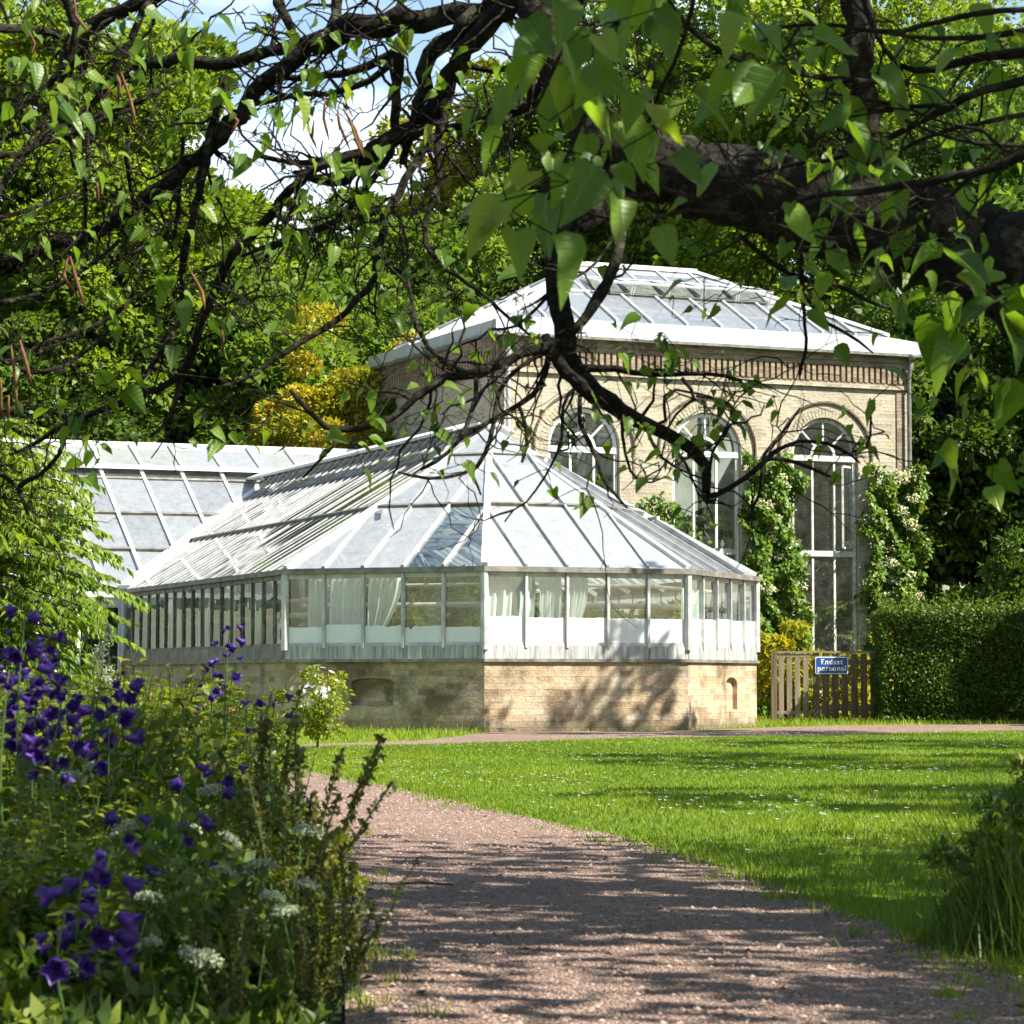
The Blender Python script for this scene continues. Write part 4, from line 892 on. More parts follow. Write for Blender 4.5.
X, Y = X[ok], Y[ok]; tf = .5 + .5 * np.sin(X * 2.3 + 1.7 * np.sin(Y * .9)) * np.sin(Y * 1.1 + X)
edge = np.clip((X - path_right(Y)) / .25, 0, 1)
h = (.013 + .02 * rng.random(len(X))) * (.7 + .6 * tf) * (1 + .5 * (1 - edge) * rng.random(len(X))); wd = .0035 + Y * .00028
gr = tag(np_mesh('grass', blades(X, Y, h, wd), 3, 'grass', None, np.clip(.12 + .6 * tf * (.6 + .4 * np.sin(X * .9 + Y * .35)) + rng.normal(0, .2, len(X)), 0, 1)), kind='stuff')
N = 60000; X = rng.uniform(-6, 12, N); Y = rng.uniform(30, 56, N)
ok = (Y > cross_far(X) + rng.normal(.05, .1, N)) & (np.abs(X) < Y * .2)
X, Y = X[ok], Y[ok]; h = .04 + .06 * rng.random(len(X)) + .1 * (rng.random(len(X)) < .05)
tag(np_mesh('verge_grass', blades(X, Y, h, np.full(len(X), .016)), 3, 'grass', None, np.clip(rng.normal(.6, .2, len(X)), 0, 1)), kind='stuff')
# daisies in the lawn
N = 5200; Y = 10 + 34 * rng.random(N) ** .8; X = -4.8 + rng.random(N) * (Y * .2 + 5.4); cl = np.sin(X * 1.9 + Y * .7) + np.sin(Y * 1.3 - X)
ok = (X > path_right(Y) + .05) & ((Y < cross_near(X)) | (Y > cross_far(X) + .1)) & (rng.random(N) < .3 + .35 * cl); X, Y = X[ok], Y[ok]
k = len(X); Pz = np.stack([X, Y, .05 + .02 * rng.random(k)], 1)
D = np.concatenate([leafquads(Pz, np.tile(np.array([math.cos(a), math.sin(a), .25]), (k, 1)), np.tile(np.array([0, 0, 1.]), (k, 1)), .021, .9, 0, 0) for a in (0, 2.1, 4.2)])
tag(np_mesh('lawn_daisies', D, 4, 'f_white'), kind='stuff')

# ------------------------------------------------------------------ catalpa: traced limbs, twigs, leaves, pods
ct = thing('catalpa_tree', (3.9, 8.9, 0), 'gnarled dark catalpa with heart shaped leaves and hanging pods arching over the view', 'tree')
LIMB = MB(); TW = MB()
polys = []
def br(Y0, Y1, pts, n=None):
    n0 = len(pts); P = np.array([at(p[0], p[1], Y0 + (Y1 - Y0) * i / max(1, n0 - 1)) for i, p in enumerate(pts)])
    w_ = []; last = 5
    for p in pts: last = p[2] if len(p) > 2 else last; w_.append(last)
    rad = np.array(w_) * np.linspace(Y0, Y1, n0) / FPX / 2
    # smooth resample
    k = max(2, int(np.sum(np.linalg.norm(np.diff(P, axis=0), axis=1)) / .06)); s = np.concatenate([[0], np.cumsum(np.linalg.norm(np.diff(P, axis=0), axis=1))]); ss = np.linspace(0, s[-1], k + 1)
    Q = np.stack([np.interp(ss, s, P[:, i]) for i in range(3)], 1); rr = np.interp(ss, s, rad)
    for _ in range(2): Q[1:-1] = (Q[:-2] + 2 * Q[1:-1] + Q[2:]) / 4
    Q[1:-1] += rng.normal(0, 1, (len(Q) - 2, 3)) * np.minimum(rr[1:-1, None] * .28, .012)
    big = rr.max() > .05
    (LIMB if rr.max() > .012 else TW).tube(Q, rr, 18 if big else (9 if rr.max() > .02 else 6), .045 if big else .05)
    polys.append((Q, rr)); return Q
# trunk and unseen upper limbs
def raw(P, r):
    P = np.array(P, float); s = np.linspace(0, 1, len(P)); ss = np.linspace(0, 1, len(P) * 5); Q = np.stack([np.interp(ss, s, P[:, i]) for i in range(3)], 1)
    for _ in range(4): Q[1:-1] = (Q[:-2] + 2 * Q[1:-1] + Q[2:]) / 4
    LIMB.tube(Q, np.interp(ss, s, r), 14, .07); return Q
raw([(3.9, 8.9, -.1), (3.7, 8.95, .7), (3.3, 9.0, 1.45), (2.7, 9.05, 1.85), at(1060, 300, 9.1)], [.42, .33, .27, .22, .2])
up1 = raw([(3.4, 9.0, 1.3), (3.9, 8.4, 2.7), (4.4, 7.4, 4.2), (4.6, 6.2, 5.6)], [.22, .17, .12, .06])
up2 = raw([(3.7, 8.5, 2.3), (3.0, 9.6, 3.9), (2.2, 10.8, 5.2), (1.2, 12, 6.2)], [.14, .11, .08, .04])
up3 = raw([(4.3, 7.6, 4.0), (3.0, 6.6, 4.9), (1.6, 6.2, 5.3), (.2, 6.4, 5.4)], [.1, .08, .06, .03])
up4 = raw([(4.0, 8.2, 3.0), (5.6, 9.2, 4.2), (6.6, 10.6, 5.2)], [.12, .09, .04])
up5 = raw([(4.2, 7.8, 3.6), (5.2, 6, 4.2), (5.8, 4.2, 4.6)], [.12, .09, .04])
br(9.1, 9.9, [(1062, 300, 122), (1010, 268, 112), (960, 248, 104), (880, 222, 94), (800, 203, 86), (720, 182, 80), (655, 168, 70), (610, 150, 58), (575, 100, 48), (552, 50, 40), (540, 0, 38), (530, -60, 36)])
br(9.6, 9.6, [(868, 230, 40), (866, 160, 36), (862, 90, 33), (858, 20, 31), (856, -60, 30)])
br(9.9, 9.5, [(640, 175, 50), (595, 195, 40), (568, 225, 28), (556, 270, 23), (559, 320, 22), (571, 360, 21), (580, 387, 24), (610, 405, 19), (640, 424, 14), (690, 443, 12), (709, 463, 11), (706, 492, 9)])
br(9.5, 9.4, [(625, 215, 12), (615, 256, 12), (612, 285, 11), (592, 308, 10), (572, 332, 10)])
br(9.5, 9.5, [(545, 335, 9), (556, 362, 13), (575, 380, 14), (592, 400, 10)])
br(9.5, 9.2, [(572, 345, 11), (540, 343, 11), (520, 352, 11), (500, 367, 11), (475, 376, 10), (450, 375, 9), (430, 378, 9), (420, 395, 8), (405, 412, 8), (380, 425, 7), (355, 432, 7), (335, 432, 7), (312, 422, 6), (302, 402, 5), (290, 390, 4)])
br(9.6, 9.4, [(552, 342, 7), (542, 362, 7), (552, 381, 7), (537, 391, 6), (522, 405, 6), (505, 412, 5), (493, 418, 5), (468, 431, 5), (452, 447, 4), (438, 463, 4), (420, 470, 3)])
br(9.4, 9.3, [(520, 408, 4), (534, 428, 4), (527, 446, 4), (522, 462, 3)])
br(9.3, 9.2, [(476, 378, 5), (473, 398, 5), (476, 418, 5), (466, 433, 4), (455, 445, 3)])
br(9.6, 9.3, [(548, 352, 5), (520, 362, 5), (505, 378, 5), (496, 386, 5), (496, 406, 5), (491, 431, 5), (488, 456, 5), (481, 468, 5), (463, 478, 4), (436, 478, 4), (406, 481, 3), (398, 472, 2)])
br(9.3, 9.3, [(473, 476, 3), (481, 495, 2)])
br(9.2, 9.2, [(341, 436, 4), (336, 451, 4), (313, 461, 3), (303, 478, 2)])
br(9.5, 9.4, [(580, 368, 9), (592, 368, 8), (619, 366, 7), (650, 377, 5), (682, 378, 5), (697, 371, 4), (722, 371, 4), (742, 382, 3)])
br(9.4, 9.5, [(682, 378, 4), (697, 396, 4), (705, 403, 4), (690, 400, 3), (672, 410, 3), (668, 428, 3)])
br(9.4, 9.6, [(697, 396, 4), (726, 398, 3), (733, 408, 2)])
br(9.5, 9.2, [(580, 396, 5), (577, 411, 5), (580, 433, 5), (592, 446, 5), (599, 456, 4), (597, 476, 4), (617, 496, 3), (627, 508, 2)])
br(9.5, 9.4, [(647, 430, 4), (655, 451, 4), (660, 463, 3), (682, 471, 3), (705, 480, 2)])
br(9.5, 9.6, [(622, 415, 4), (625, 468, 3), (632, 486, 3), (647, 491, 2), (667, 476, 2)])
br(9.5, 9.9, [(703, 497, 7), (737, 488, 6), (757, 470, 6), (765, 455, 6), (780, 447, 5), (793, 443, 4), (815, 437, 4), (838, 446, 4), (850, 452, 3), (860, 463, 2)])
br(9.8, 9.9, [(762, 458, 6), (790, 457, 4), (808, 463, 4), (818, 475, 3), (840, 480, 2)])
br(9.8, 9.9, [(764, 455, 4), (775, 438, 3), (788, 428, 3), (800, 408, 2)])
br(9.8, 9.9, [(762, 462, 5), (765, 485, 4), (752, 510, 3), (748, 522, 2)])
br(9.8, 9.8, [(853, 452, 3), (875, 456, 4), (874, 440, 3), (868, 425, 3), (873, 405, 2), (870, 398, 2)])
br(9.5, 10, [(800, 190, 6), (800, 256, 5), (805, 290, 5), (803, 320, 4), (808, 350, 4), (800, 375, 3)])
br(9.5, 10, [(740, 236, 5), (768, 261, 6), (795, 278, 6), (818, 282, 5), (850, 286, 5), (863, 303, 4), (893, 308, 3)])
br(9.8, 9.8, [(805, 295, 4), (815, 316, 4), (838, 333, 4), (865, 338, 3), (873, 353, 2)])
# right hand twigs crossing the limb
br(7.0, 7.4, [(1050, 8, 7), (943, 15, 6), (918, 30, 6), (880, 33, 5), (820, 22, 4), (760, 30, 3)])
br(7.2, 7.4, [(1050, 46, 13), (968, 60, 9), (923, 72, 7), (905, 80, 6), (890, 55, 6), (875, 35, 6), (863, 10, 6), (856, -20, 5)])
br(7.0, 7.6, [(1050, 78, 11), (983, 90, 9), (953, 103, 9), (923, 120, 8), (898, 133, 7), (868, 150, 6), (838, 160, 5), (793, 163, 4), (750, 176, 3)])
br(6.8, 7.2, [(1050, 147, 13), (973, 172, 9), (918, 185, 8), (855, 193, 7), (796, 195, 5), (768, 220, 4), (730, 250, 3), (700, 258, 3)])
br(7, 7, [(1050, 146, 6), (973, 145, 4), (940, 138, 3), (905, 120, 3)])
br(7.2, 6.8, [(908, 83, 7), (840, 80, 7), (805, 75, 6), (768, 70, 6), (724, 55, 6), (687, 32, 5), (667, 0, 5), (655, -25, 5)])
br(6.9, 7, [(973, 175, 5), (943, 207, 4), (898, 230, 4), (878, 247, 3), (840, 242, 3), (790, 232, 3), (770, 222, 2)])
br(7.1, 7.2, [(1050, 28, 8), (980, 37, 6), (930, 41, 5), (888, 33, 4)])
br(7.1, 7.3, [(956, 105, 5), (920, 110, 5), (885, 105, 5), (850, 95, 4), (820, 92, 3)])
br(7.0, 7.3, [(1050, 110, 7), (990, 122, 5), (950, 128, 4), (915, 140, 4), (880, 165, 3)])
br(7.0, 7.3, [(800, 195, 4), (768, 182, 4), (715, 175, 4), (650, 165, 4), (600, 145, 4), (565, 132, 3)])
br(5.8, 6.4, [(640, -30, 5), (615, 40, 5), (600, 60, 4), (575, 80, 3)])
br(5.8, 6.0, [(700, 200, 5), (650, 185, 4), (610, 165, 4), (580, 175, 3)])
br(5.6, 5.9, [(740, 215, 5), (690, 205, 4), (625, 230, 4), (590, 215, 3), (560, 195, 3)])
# top left network
br(10.3, 11.5, [(545, -45, 38), (520, -15, 34), (500, 8, 30), (470, 14, 24), (431, 17, 23), (381, 27, 25), (343, 27, 22), (326, 35, 20), (294, 62, 18), (256, 88, 17), (237, 120, 16), (207, 148, 16), (175, 175, 15), (140, 205, 15), (110, 225, 14), (75, 240, 12), (40, 252, 8), (0, 262, 6), (-30, 268, 5)])
br(10.2, 10.8, [(540, -50, 30), (512, 0, 24), (490, 28, 22), (463, 46, 20), (446, 82, 20), (431, 117, 22), (406, 132, 18), (376, 147, 18), (351, 170, 20), (338, 183, 17), (315, 180, 9), (295, 172, 5)])
br(10.4, 10.6, [(480, 15, 24), (455, 30, 20), (430, 55, 18), (424, 90, 16), (418, 112, 12), (408, 140, 9), (402, 165, 8)])
br(10.6, 10.7, [(404, 28, 14), (398, 55, 12), (397, 80, 11), (393, 112, 10), (396, 135, 9), (392, 150, 6)])
br(10.4, 9.9, [(450, 95, 9), (446, 115, 9), (436, 140, 9), (411, 167, 9), (401, 190, 9), (391, 207, 9), (381, 232, 8), (376, 256, 8), (376, 280, 7), (356, 304, 7), (338, 321, 7), (318, 333, 6), (281, 353, 6), (256, 374, 5), (235, 385, 4), (215, 388, 3)])
br(10.5, 11.2, [(410, 132, 9), (391, 147, 9), (356, 155, 8), (314, 170, 9), (296, 180, 10), (276, 207, 10), (256, 232, 10), (240, 246, 10), (225, 262, 11), (218, 280, 9), (212, 296, 9), (200, 323, 9), (190, 361, 9), (180, 376, 8), (170, 388, 7), (140, 391, 8), (122, 401, 8), (107, 411, 7), (75, 418, 6), (45, 436, 5), (30, 450, 4), (10, 455, 3)])
br(11, 10.9, [(180, 376, 5), (173, 396, 5), (175, 416, 5), (160, 433, 4), (150, 437, 3)])
br(11, 10.8, [(192, 300, 5), (180, 320, 6), (165, 348, 6), (147, 373, 6), (130, 391, 5)])
br(10.4, 9.8, [(438, 120, 8), (438, 135, 8), (441, 180, 7), (426, 217, 6), (421, 227, 5), (428, 250, 5), (431, 256, 5), (446, 271, 5), (481, 291, 4), (496, 308, 4), (514, 322, 4), (530, 335, 3)])
br(9.8, 9.4, [(408, 280, 3), (411, 301, 4), (418, 328, 5), (426, 348, 5), (446, 361, 5), (468, 374, 6)])
br(10, 9.9, [(391, 207, 4), (406, 225, 4), (409, 250, 3), (405, 275, 3)])
br(10.5, 11, [(395, 200, 5), (378, 215, 6), (343, 217, 6), (306, 232, 6), (276, 242, 5), (256, 250, 4), (230, 262, 4), (205, 268, 3)])
br(10.5, 11, [(393, 150, 7), (386, 165, 7), (366, 190, 7), (341, 215, 7), (335, 225, 6), (300, 238, 5), (275, 243, 4), (262, 262, 3)])
br(11.2, 11.6, [(180, -20, 14), (155, 0, 14), (125, 5, 14), (105, 15, 15), (88, 28, 17), (77, 45, 19), (65, 70, 16), (62, 100, 9), (70, 130, 6), (75, 170, 5)])
br(11.2, 11.4, [(150, 0, 7), (145, 10, 8), (130, 40, 8), (115, 65, 8), (105, 85, 8), (95, 110, 7), (65, 120, 6), (30, 130, 5), (-10, 142, 5)])
br(11.2, 10.8, [(105, 92, 5), (135, 65, 9), (175, 58, 13), (200, 60, 14), (225, 68, 13), (250, 60, 12), (275, 52, 12), (300, 45, 10), (320, 35, 10)])
br(11, 11.4, [(-20, 27, 11), (0, 28, 10), (40, 30, 9), (75, 40, 7)])
br(10.5, 11, [(-20, 156, 8), (0, 155, 7), (25, 153, 7), (50, 140, 6), (90, 125, 5), (130, 110, 4), (160, 85, 3)])
br(10.5, 11, [(-15, 215, 9), (0, 190, 8), (15, 165, 8), (35, 140, 7), (60, 125, 6), (100, 115, 5), (140, 100, 4), (180, 80, 3)])
br(10.9, 11.1, [(225, 75, 9), (220, 95, 9), (208, 140, 9), (203, 180, 8), (195, 210, 8), (188, 240, 8), (185, 256, 8), (180, 290, 6), (182, 310, 4)])
br(11, 11.2, [(128, 140, 6), (125, 175, 5), (132, 195, 5), (140, 215, 3)])
br(11, 11.2, [(183, 137, 5), (180, 180, 5), (178, 222, 5), (172, 250, 3)])
br(11, 11.2, [(88, 125, 5), (86, 190, 5), (84, 230, 4), (88, 260, 3)])
br(10.8, 11, [(10, 365, 5), (30, 350, 5), (60, 335, 5), (100, 328, 5), (130, 300, 5), (155, 285, 4)])
br(10.6, 10.4, [(20, 486, 6), (25, 483, 6), (57, 466, 5), (70, 433, 5), (66, 415, 3)])
br(10.6, 10.6, [(-10, 470, 5), (15, 475, 5), (22, 490, 5), (28, 515, 4)])
br(10.8, 11, [(-15, 222, 6), (0, 218, 6), (25, 212, 5), (50, 200, 4), (80, 195, 3)])
br(11, 11, [(256, 155, 5), (290, 165, 6), (330, 160, 6), (360, 150, 6), (392, 140, 6)])
br(11, 10.8, [(256, 78, 6), (300, 80, 7), (340, 75, 8), (380, 60, 9), (405, 42, 10)])
br(10.9, 10.7, [(250, 105, 5), (290, 95, 6), (335, 95, 6), (365, 85, 7), (395, 60, 8)])
br(10.9, 11.1, [(60, -10, 9), (70, 12, 9), (82, 30, 8), (72, 60, 7), (40, 95, 6), (10, 110, 5), (-15, 112, 5)])
br(10.9, 11.0, [(330, 30, 11), (335, 5, 12), (338, -25, 12)])
br(10.9, 11.0, [(292, 30, 9), (278, 5, 10), (270, -25, 10)])
br(10.9, 11.2, [(-10, 305, 7), (25, 300, 6), (60, 285, 5), (95, 262, 5), (120, 240, 4)])
br(10.9, 11.2, [(-10, 352, 5), (20, 372, 5), (50, 375, 5), (85, 355, 4), (110, 330, 4)])
br(10.9, 11.2, [(-10, 412, 5), (22, 405, 5), (45, 412, 4), (75, 418, 4)])
br(10.6, 10.2, [(440, 130, 8), (470, 125, 9), (500, 118, 10), (530, 108, 11), (545, 80, 14)])
br(10.6, 10.4, [(450, 60, 6), (490, 72, 6), (520, 70, 7), (545, 55, 8)])

# procedural twigs off the traced limbs
tips = []
def twig(p, d, L, r, lvl, left):
    n = max(4, int(L / .05)); P = [p]; d = d / np.linalg.norm(d)
    for i in range(n):
        d = d + rng.normal(0, .33, 3) * np.array([1, .8, 1]); d[2] += .02 if lvl else -.03; d /= np.linalg.norm(d); P.append(P[-1] + d * L / n)
    P = np.array(P); TW.tube(P, np.linspace(r, r * .4, len(P)), 5 if r > .006 else 4, 0, False)
    if lvl > 0:
        for _ in range(int(rng.integers(1, 4))):
            k = int(rng.integers(n // 3, n)); twig(P[k], P[k] - P[k - 1] + rng.normal(0, .04, 3), L * rng.uniform(.35, .7), r * .6, lvl - 1, left)
    tips.append((P[-1], P[-1] - P[-2]))
for Q, rr in polys:
    Ln = np.sum(np.linalg.norm(np.diff(Q, axis=0), axis=1)); avgx = Q[:, 0].mean() / Q[:, 1].mean() * FPX + 512
    dens = 13 if avgx < 420 and Q[:, 2].mean() > 1.8 else 8.5
    if Q[:, 1].mean() < 6.6: dens = 2
    for _ in range(int(Ln * dens)):
        k = int(rng.integers(1, len(Q) - 1)); tg = unit(Q[k + 1] - Q[k]); d = tg * .5 + rng.normal(0, .7, 3) * np.array([1, .7, 1])
        big = rr[k] > .08
        twig(Q[k], d, rng.uniform(.15, .6), min(.0075, max(.0035, rr[k] * .4)), int(rng.choice(3, p=[.35, .45, .2])), avgx < 420)
for up in (up1, up2, up3, up4, up5):
    for _ in range(16):
        k = int(rng.integers(8, len(up) - 1)); twig(up[k], rng.normal(0, 1, 3) + np.array([0, 0, .3]), rng.uniform(.8, 2.2), .02, 2, False)
# heart shaped leaves
LU = np.array([(0, 0), (.2, -.03), (.34, .13), (.33, .38), (.2, .68), (0, 1.04), (-.2, .68), (-.33, .38), (-.34, .13), (-.2, -.03), (0, .3), (0, .65)])
LF = [(0, 1, 2, 10), (10, 2, 3), (10, 3, 4, 11), (11, 4, 5), (0, 10, 8, 9), (10, 7, 8), (10, 11, 6, 7), (11, 5, 6)]
lp = []; lstarts = []; o_ = 0
for f in LF: lstarts.append(o_); lp += list(f); o_ += len(f)
lp = np.array(lp); lstarts = np.array(lstarts)
def heart(name, P, A, Nn, L, parent, mat='l_cat', var=None):
    n = len(P); A = unit(A); Sx = unit(np.cross(A, Nn)); Nn = np.cross(Sx, A); L = np.asarray(L)[:, None, None]
    x = LU[:, 0][None, :, None]; y = LU[:, 1][None, :, None]; cup = rng.uniform(.1, .75, (n, 1, 1)); bend = rng.uniform(-.05, .5, (n, 1, 1)); wv = rng.normal(0, .045, (n, 12, 1))
    V = P[:, None] + (Sx[:, None] * x + A[:, None] * y + Nn[:, None] * (np.abs(x) * cup - bend * y * y + wv)) * L
    loops = (np.arange(n)[:, None] * 12 + lp[None]).ravel(); starts = (np.arange(n)[:, None] * len(lp) + lstarts[None]).ravel()
    uv = np.tile(LU[lp] * np.array([1, 1]), (n, 1)); v = np.repeat(np.clip(var if var is not None else rng.normal(.5, .3, n), 0, 1), len(LF))
    return np_mesh(name, V, 0, mat, parent, v, uv, (loops, starts), True)
P, A, Nn, L = [], [], [], []
def cluster(p, k, L0, spread=.05, dr=None):
    for _ in range(k):
        a = rng.uniform(0, 2 * math.pi); d = np.array([math.cos(a), math.sin(a) * .8, rng.uniform(-.9, .15)]) if dr is None else dr + rng.normal(0, .35, 3)
        d = d / np.linalg.norm(d); pet = d * rng.uniform(.4, .8) * L0
        q = p + rng.normal(0, spread, 3); TW.tube([p, p + pet * .5 + np.array([0, 0, .01]), q + pet], .0017, 4, 0, False)
        P.append(q + pet); A.append(d + np.array([0, 0, -.45])); Nn.append(np.array([0, 0, 1.]) + rng.normal(0, .45, 3) - np.array([0, .35, 0])); L.append(L0 * rng.uniform(.45, 1.25))
for (p, d) in tips:
    if p[2] > 4.2 and p[1] < 13 and rng.random() < .95: cluster(p, int(rng.integers(4, 8)), .17, .16)
    elif rng.random() < .2: cluster(p, int(rng.integers(1, 4)), .055)
# clusters the photo shows
for (px, py, Y, k, L0) in ((50, 95, 9.5, 5, .15), (80, 70, 9.5, 3, .13), (65, 135, 9.6, 3, .13), (240, 85, 10, 5, .13), (280, 92, 10, 4, .13), (165, 275, 9.2, 3, .14), (185, 305, 9.2, 4, .13), (100, 385, 9.3, 5, .14), (85, 400, 9.3, 4, .12), (200, 415, 9.6, 3, .1), (20, 340, 9.4, 4, .11), (75, 455, 9.6, 3, .12), (100, 440, 9.5, 3, .12),
        (350, 445, 9.1, 6, .11), (385, 400, 9.2, 4, .09), (435, 405, 9.2, 5, .09), (410, 425, 9.3, 4, .08), (500, 330, 9.2, 4, .09), (590, 400, 9.4, 4, .1), (635, 340, 9.4, 6, .09), (660, 335, 9.4, 6, .09), (670, 365, 9.4, 4, .09), (615, 380, 9.4, 3, .08), (650, 430, 9.4, 5, .09), (700, 425, 9.5, 4, .09), (718, 400, 9.5, 6, .1), (735, 395, 9.5, 3, .09), (545, 470, 9.3, 3, .08), (590, 495, 9.3, 2, .1), (460, 465, 9.2, 4, .08), (840, 440, 9.8, 4, .09), (835, 485, 9.8, 3, .08), (520, 295, 9.4, 4, .09), (405, 310, 9.6, 3, .09), (890, 385, 9.3, 4, .14), (960, 285, 7.6, 6, .2), (985, 290, 7.6, 5, .18), (1000, 355, 7.8, 4, .2), (975, 365, 8.4, 5, .12), (950, 360, 8.8, 4, .1), (990, 455, 8.2, 5, .17), (1010, 455, 8.2, 4, .17), (955, 420, 9, 4, .12), (900, 295, 9, 3, .1), (830, 95, 7.2, 3, .17), (975, 70, 7.2, 3, .15), (905, 150, 7.2, 3, .15), (1015, 150, 7.4, 3, .12), (790, 30, 7, 4, .14),
        (425, 85, 10, 3, .1), (350, 190, 10.2, 3, .1), (285, 145, 10.2, 4, .1), (205, 30, 10.4, 4, .12), (170, 40, 10.4, 4, .11), (230, 180, 10.4, 3, .09), (20, 60, 10, 4, .13), (130, 20, 10.2, 4, .12), (110, 330, 9.8, 3, .11), (30, 400, 9.5, 3, .1), (330, 95, 10.2, 3, .1)):
    cluster(at(px, py, Y), k, L0 * .74)
for _ in range(34): cluster(at(rng.uniform(690, 1030), rng.uniform(20, 300), rng.uniform(6.8, 8.2)), int(rng.integers(2, 5)), .095)
for _ in range(46): cluster(at(rng.uniform(-10, 460), rng.uniform(10, 300), rng.uniform(9.3, 10.6)), int(rng.integers(2, 5)), .075)
# the big near spray hanging at top centre
for (px, py, k) in ((530, 262, 2), (500, 240, 1), (555, 20, 5), (600, 15, 5), (650, 10, 6), (690, 20, 5), (725, 20, 4), (580, 60, 6), (620, 60, 6), (545, 90, 5), (585, 110, 6), (625, 105, 6), (665, 90, 5), (705, 95, 4), (600, 145, 5), (640, 140, 5), (690, 140, 3), (535, 150, 3), (555, 185, 5), (600, 190, 4), (640, 200, 4), (535, 215, 3), (570, 220, 4), (735, 60, 3), (760, 80, 3), (795, 95, 3), (480, 150, 2), (490, 190, 2)):
    Yn = rng.uniform(5.2, 6.0); cluster(at(px, py - 38, Yn), max(1, k - (rng.random() < .7)), .116, .05, np.array([rng.normal(0, .75), rng.normal(-.2, .4), -rng.uniform(.25, 1.1)]))
br(5.5, 5.8, [(655, -40, 7), (640, 20, 6), (615, 60, 5), (590, 100, 5), (570, 150, 4), (548, 200, 3)])
br(5.5, 5.8, [(700, -40, 7), (690, 30, 5), (665, 80, 4), (645, 130, 3)]); br(5.5, 5.7, [(600, -40, 6), (580, 10, 4), (555, 60, 4), (535, 120, 3), (490, 165, 2)])
heart('leaves', np.array(P), np.array(A), np.array(Nn), np.array(L), ct)
LIMB.build('limb', 'bark', ct, True); TW.build('twig', 'twig', ct, True)
for (x0, y0, x1, y1, Y) in ((70, 256, 85, 307, 9.3), (68, 258, 79, 298, 9.3), (11, 345, 17, 410, 9.2), (20, 340, 32, 388, 9.2), (9, 395, 8, 418, 9.2), (1, 380, 1, 415, 9.2), (28, 30, 30, 58, 10), (75, 0, 88, 32, 9.4), (121, 72, 136, 124, 9.6), (112, 86, 103, 120, 9.6), (117, 75, 118, 105, 9.6), (222, 105, 231, 135, 9.8), (325, 98, 329, 140, 10), (337, 110, 350, 150, 10), (343, 108, 365, 157, 10), (350, 120, 364, 158, 10), (314, 120, 316, 146, 10), (97, 182, 98, 204, 9.8), (190, 270, 205, 310, 9.4), (222, 330, 223, 352, 9.6)):
    b = MB(); A0, A1 = at(x0, y0, Y), at(x1, y1, Y + .05); md = (A0 + A1) / 2 + rng.normal(0, .012, 3)
    b.tube([A0, (A0 + md) / 2, md, (A1 + md) / 2, A1], [.002, .0055, .0065, .006, .002], 6); b.build('seed_pod', 'pod', ct, True)
# crown above the picture that throws the dappled shade
N = 0; P, A, Nn, L = [], [], [], []
cl = [(rng.uniform(4.0, 9) if rng.random() < .93 else rng.uniform(.5, 4), rng.uniform(1.0, 12), rng.uniform(4.3, 7.2)) for _ in range(80)] + [(rng.uniform(4.2, 6.6), rng.uniform(3, 7), rng.uniform(4.4, 6)) for _ in range(7)]  # trailing clumps added for broader shade on the near walk
cl += [(2.3, 4.4, 4.3), (2.7, 4.6, 4.5), (1.9, 4.3, 4.2), (2.5, 5.0, 4.6), (3.0, 4.2, 4.4), (4.2, 8.0, 4.6), (3.8, 8.4, 4.7), (3.4, 8.6, 4.9), (4.6, 7.6, 4.4)] * 2  # unseen clumps added to shade the near spray and the thick limb
for (x, y, z) in cl:
    if z < EYE + (y * .25) + 1.1: z = EYE + y * .25 + 1.2 + rng.random()
    k = int(rng.integers(25, 60)); r_ = rng.uniform(.25, .6)
    pts = np.array([x, y, z]) + rng.normal(0, 1, (k, 3)) * np.array([r_, r_, r_ * .4]); P.append(pts); A.append(rdir(k) + np.array([0, 0, -.5])); Nn.append(rdir(k, 1.5)); L.append(rng.uniform(.12, .24, k))
heart('upper_leaves', np.concatenate(P), np.concatenate(A), np.concatenate(Nn), np.concatenate(L), ct)

# ------------------------------------------------------------------ flower border
def stuffmass():
    N = 52000; Y = 5.2 + 24 * rng.random(N) ** 1.3; X = path_left(np.minimum(Y, 22)) - .05 - rng.random(N) ** 1.1 * (Y * .19 + .3)
    hmax = (.42 + .18 * np.sin(X * 3 + Y * 1.3) + .12 * np.sin(Y * 2.9 - X * 2)) * np.clip((path_left(np.minimum(Y, 22)) - X) / .45, .15, 1)
    ok = X > -Y * .2 - .3; X, Y, hmax = X[ok], Y[ok], hmax[ok]; n = len(X); Z = hmax * rng.random(n) ** .6
    A = rdir(n, .9); tag(np_mesh('border_foliage', leafquads(np.stack([X, Y, Z], 1), A, rdir(n, 1.2), rng.uniform(.03, .075, n), .42), 4, 'l_herb', None, np.clip(.45 + .3 * np.sin(X * 2.2 + Y) + rng.normal(0, .25, n), 0, 1)), kind='stuff')
stuffmass()
